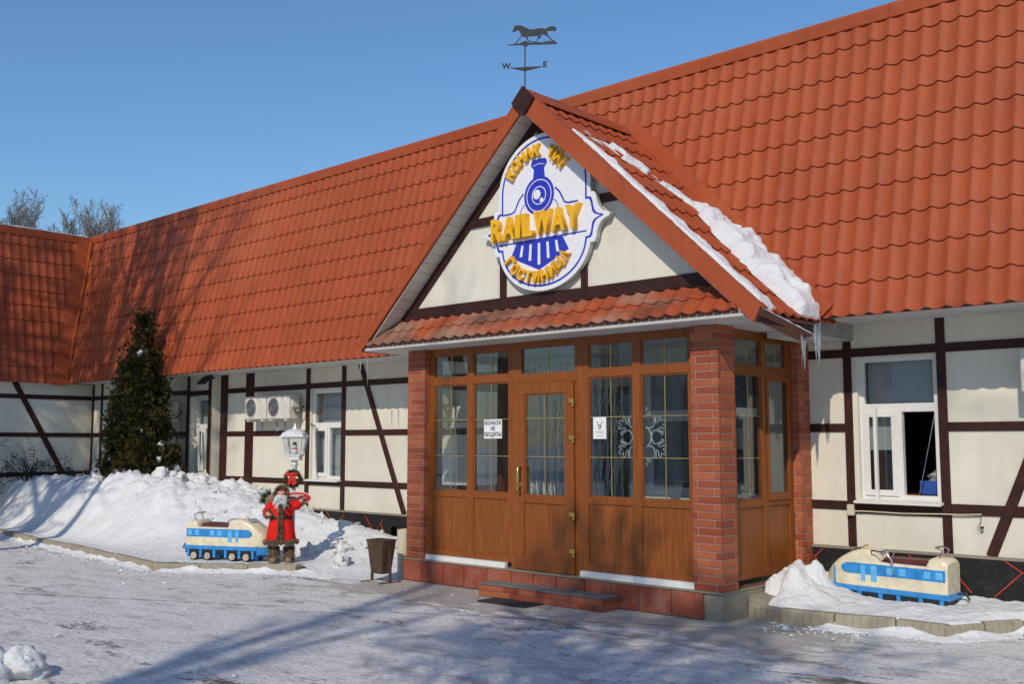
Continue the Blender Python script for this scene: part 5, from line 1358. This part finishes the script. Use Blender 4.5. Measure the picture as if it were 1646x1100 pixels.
def right_bed():
    mb = MB(); nx, ny = 150, 70; x0, x1 = .04, 6.0
    fr = [(.04, .50), (.42, .42), (.95, .45), (1.45, .60), (1.88, .62), (2.3, 1.34), (3.4, 1.44), (8, 1.44)]
    for i in range(nx + 1):
        x = x0 + (x1 - x0) * (i / nx) ** 1.5
        yf = linterp(fr, x)
        for j in range(ny + 1):
            v = j / ny; y = yf + (1.872 - yf) * v
            z = .128 + .06 * min(1, v * 4)
            mound = math.exp(-((x - .32) / .26) ** 2 - ((y - 1.10) / .46) ** 2) * .30 + math.exp(-((x - .12) / .14) ** 2 - ((y - .85) / .25) ** 2) * .14 + math.exp(-((x - .25) / .14) ** 2 - ((y - 1.75) / .2) ** 2) * .12
            z += mound * (.80 + .35 * fbm((x, y, 0), 3)) + mound * .45 * (lump((x, y, 1), 5) - .2) + mound * .2 * (lump((x, y, 4), 13) - .2)
            z += .030 * fbm((x, y, 5), 2.2, 5) + .02 * (lump((x, y, 9), 8) - .2) + .02 * math.exp(-((y - 1.80) / .07) ** 2)
            tr_ = math.exp(-((y - 1.52) / .24) ** 4) if .30 < x < 1.72 else 0
            z -= tr_ * .035
            if x < .22 and y < .75: z -= .10
            if j == 0: z = min(z, .115)
            mb.v.append((x, y, max(z, .03)))
    for i in range(nx):
        for j in range(ny): mb.f.append((i * (ny + 1) + j, (i + 1) * (ny + 1) + j, (i + 1) * (ny + 1) + j + 1, i * (ny + 1) + j + 1))
    mb.build('snow_bed', 'snow', None, 180, kind='stuff', label='snow-filled planting bed behind the kerb right of the porch', category='snow')
right_bed()
def drift(name, path, wid, hgt_, seed, label):
    """low ridge of loose snow lying along a kerb foot"""
    mb = MB(); n = 140; m = 10; rn = random.Random(seed)
    seglen = [0]
    for a, b in zip(path[:-1], path[1:]): seglen.append(seglen[-1] + math.dist(a, b))
    for i in range(n + 1):
        s = seglen[-1] * i / n; k = max(q for q in range(len(path) - 1) if seglen[q] <= s + 1e-9)
        t = (s - seglen[k]) / (seglen[k + 1] - seglen[k]); p = Vector(path[k]).lerp(Vector(path[k + 1]), t); d = (Vector(path[k + 1]) - Vector(path[k])).normalized(); nn = Vector((d.y, -d.x))
        e = min(1, i / 6, (n - i) / 6)
        w = wid * (.5 + .5 * noise.noise((s * 1.1, seed, 0)) + .35 * noise.noise((s * 5, seed, 4))); w = max(.04, w)
        for j in range(m + 1):
            u = j / m; h = hgt_ * e * (1 - u) ** 1.4 * (.55 + .9 * max(0, noise.noise((s * 3.1, u * 2, seed)) + .35)) + .02 * e * (1 - u) * lump((s, u * .3, seed), 9)
            q = p + nn * (w * u - .03); mb.v.append((q.x, q.y, .0035 + h - (.006 if j == m else 0)))
    for i in range(n):
        for j in range(m): mb.f.append((i * (m + 1) + j, i * (m + 1) + j + 1, (i + 1) * (m + 1) + j + 1, (i + 1) * (m + 1) + j))
    mb.build(name, 'snow', None, 180, kind='stuff', label=label, category='snow')
drift('snow_drift', [(-14.3, -1.12), (-11.1, -1.39), (-7.62, -1.72)], .26, .05, 3, 'thin drift of loose snow at the foot of the left kerb')
drift('snow_drift', [(-7.55, -1.70), (-5.98, -.62), (-5.2, -.55)], .25, .05, 4, 'loose snow at the foot of the kerb below the toy train and figure')
drift('snow_drift', [(.75, .30), (.95, .34), (1.45, .50), (1.88, .50), (2.3, 1.22), (4, 1.3)], .26, .055, 6, 'loose snow along the foot of the right kerb')
def clump(c, r, seed, label):
    mb = MB(); rn = random.Random(seed)
    for k in range(9): mb.ball((c[0] + rn.uniform(-1, 1) * r * .8, c[1] + rn.uniform(-1, 1) * r * .8, rn.uniform(.05, .5) * r), r * rn.uniform(.35, .75), 16, 12, 1.1, 1, .85, .5)
    mb.build('snow_clump', 'snow', None, 180, label=label, category='snow')
clump((-2.62, -5.50), .21, 5, 'blue-shaded lump of shovelled snow in the bottom left corner')
# snow on the porch roof
def roof_snow(rows, label, edge=.012, rough=.03, seed=0):
    """rows: (s down the slope, y from, y to, height) on the right-hand porch slope"""
    mb = MB(); n = 130; m = 16
    for i in range(n + 1):
        s = rows[0][0] + (rows[-1][0] - rows[0][0]) * i / n
        y0, y1, h = (linterp([(r[0], r[k]) for r in rows], s) for k in (1, 2, 3))
        y0 += .035 * noise.noise((s * 5, 1, seed)) + .02 * noise.noise((s * 14, 2, seed)); y1 += .05 * noise.noise((s * 6, 7, seed)) + .03 * noise.noise((s * 17, 3, seed))
        if y1 < y0 + .01: y1 = y0 + .01
        for j in range(m + 1):
            v = j / m; y = y0 + (y1 - y0) * v; e = min(1, v * 5) ** .5 * min(1, (1 - v) * 5) ** .5 * min(1, i / 5, (n - i) / 5)
            gap = noise.noise((s * 3.3 + seed * 7, y * 2.0, 1.5)) if seed in (1, 2) else 1
            if seed == 2 and gap < -.02: e = 0
            if seed == 1 and s < 2.2 and gap < -.22: e = 0
            hh = h * e * (.75 + .6 * noise.noise((s * 4, y * 5, seed)) + rough * 8 * lump((s, y, seed), 7) * v)
            mb.v.append(tuple(slope_pt(s, 1, .038 + max(hh, -.01) + (0 if e > 0 else -.02), y)))
    for i in range(n):
        for j in range(m): mb.f.append((i * (m + 1) + j, (i + 1) * (m + 1) + j, (i + 1) * (m + 1) + j + 1, i * (m + 1) + j + 1))
    mb.build('roof_snow', 'snow', None, 180, label=label, category='snow')
def vy(s): return EY + (5.60 - .686 * s - EZ) / math.tan(PIT)
roof_snow([(.55, -.20, -.15, .03), (.9, -.20, -.08, .05), (1.5, -.205, -.05, .05), (2.4, -.215, -.02, .055), (3.3, -.22, .0, .06), (3.92, -.22, .03, .05)], 'narrow strip of snow along the front rake edge of the porch roof', seed=1)
roof_snow([(.55, .15, .35, .03), (.8, .25, .60, .035), (1.2, .55, .80, .03), (1.6, .80, 1.0, .03), (1.95, .95, 1.05, .02)], 'thin broken snow streak high on the porch roof near the valley', seed=2)
roof_snow([(1.75, 1.05, vy(1.75) - .02, .05), (2.1, .85, vy(2.1) - .02, .12), (2.6, .62, vy(2.6) + .0, .18), (3.2, .50, vy(3.2) + .02, .20), (3.7, .50, vy(3.7) + .0, .18), (3.93, .52, vy(3.93) - .06, .12)], 'thick white snow slab lying in the lower porch roof valley', rough=.05, seed=3)
def gutter_snow():
    mb = MB(); n = 40
    for i in range(n + 1):
        t = i / n; a = A.lerp(B, t); c = Cc.lerp(Dd, t); k = (.7 + .5 * noise.noise((t * 9, 0, 5))) * min(1, (n - i) / 3 + .2)
        for q, h in ((-.12, .02), (.2, .045), (.7, .05), (1.0, .02), (1.03, .0)): 
            p = a.lerp(c, q); mb.v.append((p.x, p.y, p.z + h * k + .004))
    for i in range(n):
        for j in range(4): mb.f.append((i * 5 + j, i * 5 + j + 1, (i + 1) * 5 + j + 1, (i + 1) * 5 + j))
    mb.build('gutter_snow', 'snow', None, 180, label='snow lying in the sloping brown gutter at the right porch eave', category='snow')
gutter_snow()
# icicles
def icicle(x, y, z, L, r, label, seed):
    rn = random.Random(seed); pts = []; rr = []
    for i in range(9):
        t = i / 8; pts.append((x + .01 * rn.uniform(-1, 1) * t, y + .01 * rn.uniform(-1, 1) * t, z - L * t)); rr.append(max(.0012, r * (1 - t) ** .8 * rn.uniform(.85, 1.15)))
    MB().tube(pts, rr, 8).build('icicle', 'ice', None, 180, label=label, category='icicle', group='icicles at the eaves')
icicle(.555, .70, 2.735, .34, .028, 'short thick icicle hanging from the tip of the brown gutter', 1)
icicle(.585, .60, 2.80, .36, .012, 'thin icicle just left of the pair under the snow slab', 2)
icicle(.60, .93, 2.90, .46, .034, 'longest icicle under the snow slab at the roof valley', 3)
icicle(.60, .86, 2.89, .38, .024, 'second icicle beside the longest one at the roof valley', 4)
icicle(-6.64, .97, 2.93, .34, .010, 'left of two thin icicles on the eave left of the porch', 5)
icicle(-6.48, .97, 2.93, .42, .011, 'right of two thin icicles on the eave left of the porch', 6)

# ------------------------------------------------------------------ conifer, shrubs, trees
def conifer(c, H, label, base_z):
    t = thing('thuja_tree', label, 'tree', c); rn = random.Random(31)
    c = Vector(c)
    MB().tube([c, c + Vector((.02, 0, H * .5)), c + Vector((0, 0, H * .93))], [.09, .05, .01], 8).build('trunk', 'bark', t, 60)
    def rad(h, a):
        b = interp([(0, .56), (.22, .62), (.33, .56), (.42, .45), (.51, .41), (.60, .35), (.68, .315), (.76, .255), (.84, .185), (.93, .10), (1.0, .015)], h)
        n_ = noise.noise((math.cos(a) * 1.6, math.sin(a) * 1.6, h * 5)) * .36 + noise.noise((math.cos(a) * 4, math.sin(a) * 4, h * 15)) * .16
        return b * (1 + n_)
    mb = MB(); clumps = []
    for _ in range(330):
        h = 1 - math.sqrt(rn.random()) * .98 if rn.random() < .75 else rn.random()
        clumps.append((h, rn.uniform(0, 2 * math.pi), rn.uniform(.86, 1.07), rn.uniform(.07, .15)))
    for k in range(16000):
        h0, a0_, f0, cr_ = clumps[k % 330] if k % 7 else (1 - math.sqrt(rn.random()), rn.uniform(0, 6.283), .9, .1)
        r0_ = rad(h0, a0_) * f0
        p = c + Vector((r0_ * math.cos(a0_), r0_ * math.sin(a0_), h0 * H)) + Vector((rn.gauss(0, 1), rn.gauss(0, 1), rn.gauss(0, 1.35))) * cr_ * .55
        a = math.atan2(p.y - c.y, p.x - c.x)
        out = Vector((math.cos(a), math.sin(a), 0))
        d = (out * rn.uniform(.1, .9) + Vector((rn.uniform(-.4, .4), rn.uniform(-.4, .4), rn.uniform(.35, 1.1)))).normalized()
        sd = d.cross(Vector((rn.uniform(-1, 1), rn.uniform(-1, 1), rn.uniform(-.3, .3)))).normalized()
        L = rn.uniform(.05, .115); w = L * .22
        # fan of three flat scales
        mb.add([p, p + d * L * .5 + sd * w, p + d * L, p + d * L * .5 - sd * w], [(0, 1, 2, 3)])
        for s in (-1, 1):
            q = p + d * L * .25; e = (d * .75 + sd * s * .8).normalized(); f = e.cross(d.cross(sd)).normalized()
            mb.add([q, q + e * L * .35 + f * w * .6, q + e * L * .7, q + e * L * .35 - f * w * .6], [(0, 1, 2, 3)])
    mb.build('crown', 'thuja', t)
    co = MB(); nn = 20  # solid foliage-coloured core added inside the crown to block light
    for i in range(15):
        h = i / 14 * .96
        for j in range(nn): a = 2 * math.pi * j / nn; rr = rad(h, a) * .70; co.v.append(tuple(c + Vector((rr * math.cos(a), rr * math.sin(a), h * H))))
    for i in range(14):
        for j in range(nn): co.f.append((i * nn + j, i * nn + (j + 1) % nn, (i + 1) * nn + (j + 1) % nn, (i + 1) * nn + j))
    co.build('foliage_core', 'thuja', t, 180)
    vd = (Vector((5.2, -8.6, 0)) - c); va = math.atan2(vd.y, vd.x)
    for h, da, r in ((.82, -.15, .085), (.83, .35, .04), (.435, .12, .055), (.37, .75, .08), (.30, .65, .07), (.245, -.35, .06), (.46, -.95, .04), (.30, -.9, .05), (.17, -.55, .06), (.55, 1.3, .06), (.25, 1.25, .11), (.20, 1.2, .09)):
        a = va + da; rr = rad(h, a) * .97; p = c + Vector((rr * math.cos(a), rr * math.sin(a), h * H))
        MB().ball(tuple(p), r * .8, 12, 9, 1, 1, .8, .8).build('snow_clump', 'snow', t, 180)
conifer((-12.74, .72, .28), 3.74, 'dark green conical thuja standing in the snow left of the air conditioners', .6)

def branches(origin, d, L, r, level, cfg, rn, out, depth=0):
    n = cfg['seg'][level]; p = Vector(origin); d = Vector(d).normalized(); pts = [p.copy()]; rs_ = [r]
    for i in range(n):
        d = (d + Vector((rn.gauss(0, 1), rn.gauss(0, 1), rn.gauss(0, .6))) * cfg['wob'][level] + Vector((0, 0, cfg['up'][level]))).normalized()
        p = p + d * L / n; pts.append(p.copy()); rs_.append(max(cfg['rmin'], r * (1 - .8 * (i + 1) / n)))
    out[min(level, 1)].tube(pts, rs_, cfg['sides'][level], caps=False)
    if level + 1 < len(cfg['count']) + 1 and level < len(cfg['count']):
        for k in range(cfg['count'][level]):
            t = cfg['start'][level] + (1 - cfg['start'][level]) * (k + rn.random()) / cfg['count'][level]; f = t * n; i = min(int(f), n - 1)
            q = pts[i].lerp(pts[i + 1], f - i); dd = (pts[i + 1] - pts[i]).normalized()
            ax = dd.cross(Vector((rn.gauss(0, 1), rn.gauss(0, 1), rn.gauss(0, 1)))).normalized()
            nd = Matrix.Rotation(R(rn.uniform(*cfg['ang'][level])), 3, ax) @ dd
            branches(q, nd, L * cfg['len'][level] * rn.uniform(.6, 1.1) * (1.15 - .55 * t), rs_[i] * .55, level + 1, cfg, rn, out)
def bare_tree(c, H, r, seed, label, cfg, group=None, lean=(0, 0), tw='twig'):
    t = thing('bare_tree', label, 'tree', c, group); out = [MB(), MB()]; rn = random.Random(seed)
    branches(c, (lean[0], lean[1], 1), H, r, 0, cfg, rn, out)
    out[0].build('trunk', 'bark', t, 180); out[1].build('crown', tw, t)
FAR = dict(seg=[7, 5, 4, 2], wob=[.04, .10, .16, .2], up=[.03, .12, .08, .03], count=[30, 14, 9], start=[.40, .2, .15], ang=[(20, 40), (20, 42), (20, 50)], len=[.36, .50, .46], sides=[6, 4, 3, 3], rmin=.011)
for px, dd, H, s in ((6, 56, 12.9, 1), (48, 62, 13.9, 2), (92, 60, 13.4, 3), (134, 58, 12.9, 4), (176, 62, 12.7, 5)):
    u = (px - 823) / 1641.8; x = 5.21 + dd * (-.673 + .7368 * u); y = -8.626 + dd * (.7332 + .6762 * u)
    bare_tree((x, y, 0), H, .16, s, ['leafless tree at the far left edge behind the wing roof', 'second leafless tree from the left behind the wing roof', 'middle leafless tree of the five behind the wing roof', 'fourth leafless tree from the left behind the wing roof', 'leafless tree nearest the roof corner behind the wing'][s - 1], FAR, 'bare trees behind the building', tw='far_twig')
NEAR = dict(seg=[8, 6, 5, 4, 2], wob=[.05, .10, .14, .18, .2], up=[.02, .06, .05, .02, .0], count=[15, 8, 6, 4], start=[.40, .22, .15, .1], ang=[(28, 58), (25, 55), (25, 60), (25, 60)], len=[.42, .50, .45, .42], sides=[10, 6, 4, 3, 3], rmin=.005)
DENSE = dict(NEAR, count=[20, 11, 7, 4], rmin=.008, len=[.44, .50, .45, .42])
THIN = dict(NEAR, count=[9, 6, 4, 2], start=[.55, .22, .15, .1])
LOW = dict(NEAR, count=[11, 7, 5, 3], start=[.42, .22, .15, .1], len=[.46, .5, .45, .42], up=[.0, .02, .03, .02, 0])
bare_tree((-9.4, -10.8, 0), 15.5, .30, 11, 'tall bare tree outside the picture on the left whose branches shade the left roof', DENSE, 'bare trees across the yard')
bare_tree((-14.6, -11.0, 0), 14.5, .28, 12, 'bare tree outside the picture further left shading the wing roof', DENSE, 'bare trees across the yard')
bare_tree((-12.2, -9.9, 0), 13.5, .26, 15, 'bare tree outside the picture between the two that shade the left roof', DENSE, 'bare trees across the yard')
POPLAR = dict(NEAR, count=[22, 6, 4, 2], start=[.12, .15, .1, .1], ang=[(16, 32), (15, 35), (20, 45), (20, 50)], len=[.26, .5, .45, .4], up=[.02, .12, .08, .04, 0], rmin=.006)
bare_tree((4.9, -20.8, 0), 15.5, .30, 13, 'upright bare poplar behind the viewer whose shadow falls across the yard', POPLAR, 'bare trees across the yard')
bare_tree((2.3, -21.4, 0), 12.5, .28, 17, 'shorter upright bare poplar behind the viewer shading the near corner of the yard', POPLAR, 'bare trees across the yard')
bare_tree((4.5, -12.9, 0), 9.6, .20, 18, 'spreading bare tree close behind the viewer shading the right half of the porch', dict(DENSE, start=[.60, .22, .15, .1], up=[.02, .02, .02, .0, .0], len=[.40, .5, .45, .42], rmin=.010), 'bare trees across the yard')
bare_tree((-8.3, -12.2, 0), 17.0, .22, 16, 'tallest bare tree outside the picture whose top branches streak the main roof', dict(NEAR, start=[.62, .22, .15, .1], count=[14, 8, 6, 3], len=[.46, .5, .45, .42]), 'bare trees across the yard', (.07, 0))
bare_tree((9.6, -13.8, 0), 16.0, .24, 14, 'tall thin bare tree behind the viewer shading the right-hand roof and wall', THIN, 'bare trees across the yard')

def shrub(c, H, n, spread, seed, label, leaves=160):
    t = thing('shrub', label, 'shrub', c, 'thin shrubs by the wing wall'); rn = random.Random(seed); st_ = MB(); lf = MB(); c = Vector(c)
    for k in range(n):
        a = rn.uniform(0, 6.28); d = Vector((math.cos(a) * spread * rn.uniform(.3, 1), math.sin(a) * spread * rn.uniform(.2, .7), 1)); p = c.copy(); d.normalize(); pts = [p.copy()]; L = H * rn.uniform(.7, 1.15)
        for i in range(8):
            p = p + d * L / 8; d = (d + Vector((rn.gauss(0, .13), rn.gauss(0, .1), -.10 - .05 * i * spread))).normalized(); pts.append(p.copy())
        st_.tube(pts, [.009 * (1 - i / 10) for i in range(9)], 4, caps=False)
        for _ in range(leaves // n):
            i = rn.randrange(2, 8); q = pts[i].lerp(pts[i + 1], rn.random()) if i < 8 else pts[8]
            e = Vector((rn.gauss(0, 1), rn.gauss(0, 1), rn.gauss(0, 1) - .3)).normalized(); s = e.cross(Vector((rn.gauss(0, 1), rn.gauss(0, 1), rn.gauss(0, 1)))).normalized(); l = rn.uniform(.025, .06)
            tw = q + e * rn.uniform(.01, .09); st_.tube([q, tw], [.003, .002], 3, caps=False)
            lf.add([tw, tw + e * l * .5 + s * l * .28, tw + e * l, tw + e * l * .5 - s * l * .28], [(0, 1, 2, 3)])
    st_.build('stems', 'dry_leaf', t); lf.build('leaves', 'dry_leaf', t)
shrub((-16.1, .1, .75), 1.25, 15, 1.0, 41, 'thin dark shrub with sparse leaves just left of the conifer', 520)
shrub((-16.3, -.55, .6), 1.2, 15, 1.1, 42, 'thin arching shrub under the diagonal beam of the wing wall', 420)
shrub((-16.2, -1.1, .5), 1.15, 16, 1.1, 43, 'dense low shrub at the far left edge by the wing wall', 620)
shrub((-15.2, .75, .8), .85, 12, .9, 44, 'low twiggy shrub between the wing corner and the conifer', 300)

# ------------------------------------------------------------------ unseen house added behind the viewer for reflections in the glass
ob = thing('added_house', 'unseen pale two-storey house added behind the viewer to reflect in the glass', 'building', (-6, -40, 0))
MB().panel(fac, -30, 22, 0, 7.0, [(x, x + 1.5, z, z + 1.6) for x in range(-28, 20, 4) for z in (1.1, 4.2)], -36.0, -36.4).build('wall', 'stucco', ob)
MB().hexa([(-30.6, -35.4, 6.95), (22.6, -35.4, 6.95), (22.6, -48, 6.95), (-30.6, -48, 6.95), (-30.6, -41.5, 9.6), (22.6, -41.5, 9.6), (22.6, -42, 9.6), (-30.6, -42, 9.6)]).build('roof', 'snow', ob)
for x in range(-28, 20, 4):
    for z in (1.1, 4.2):
        f = MB(); f.panel(fac, x, x + 1.5, z, z + 1.6, [(x + .1, x + .7, z + .1, z + 1.5), (x + .8, x + 1.4, z + .1, z + 1.5)], -36.1, -36.2); fo = f.build('window', 'white_pvc', ob)
        MB().box(x + .05, x + 1.45, -36.3, -36.25, z + .05, z + 1.55).build('pane', 'ac_dark', fo)
# loose crumbs of snow and ice scattered over the yard
def crumbs():
    mb = MB(); rn = random.Random(77)
    for _ in range(900):
        if rn.random() < .55:
            x = rn.uniform(-13, -5.2); y = linterp(KL, x) - abs(rn.gauss(0, .28)) - .03
        elif rn.random() < .5:
            x = rn.uniform(.3, 2.6); y = linterp(KR, x) - abs(rn.gauss(0, .25)) - .03
        else:
            x = rn.uniform(-9, 2.2); y = rn.uniform(-5.2, -.5)
        r = rn.uniform(.004, .011) * (2.0 if rn.random() < .10 else 1)
        mb.ball((x, y, r * .45 + .002), r, 6, 4, rn.uniform(.9, 1.6), rn.uniform(.9, 1.6), rn.uniform(.6, .9), .8)
    mb.build('snow_crumbs', 'snow', None, 60, kind='stuff', label='small loose crumbs of snow and ice scattered over the yard', category='snow')
crumbs()
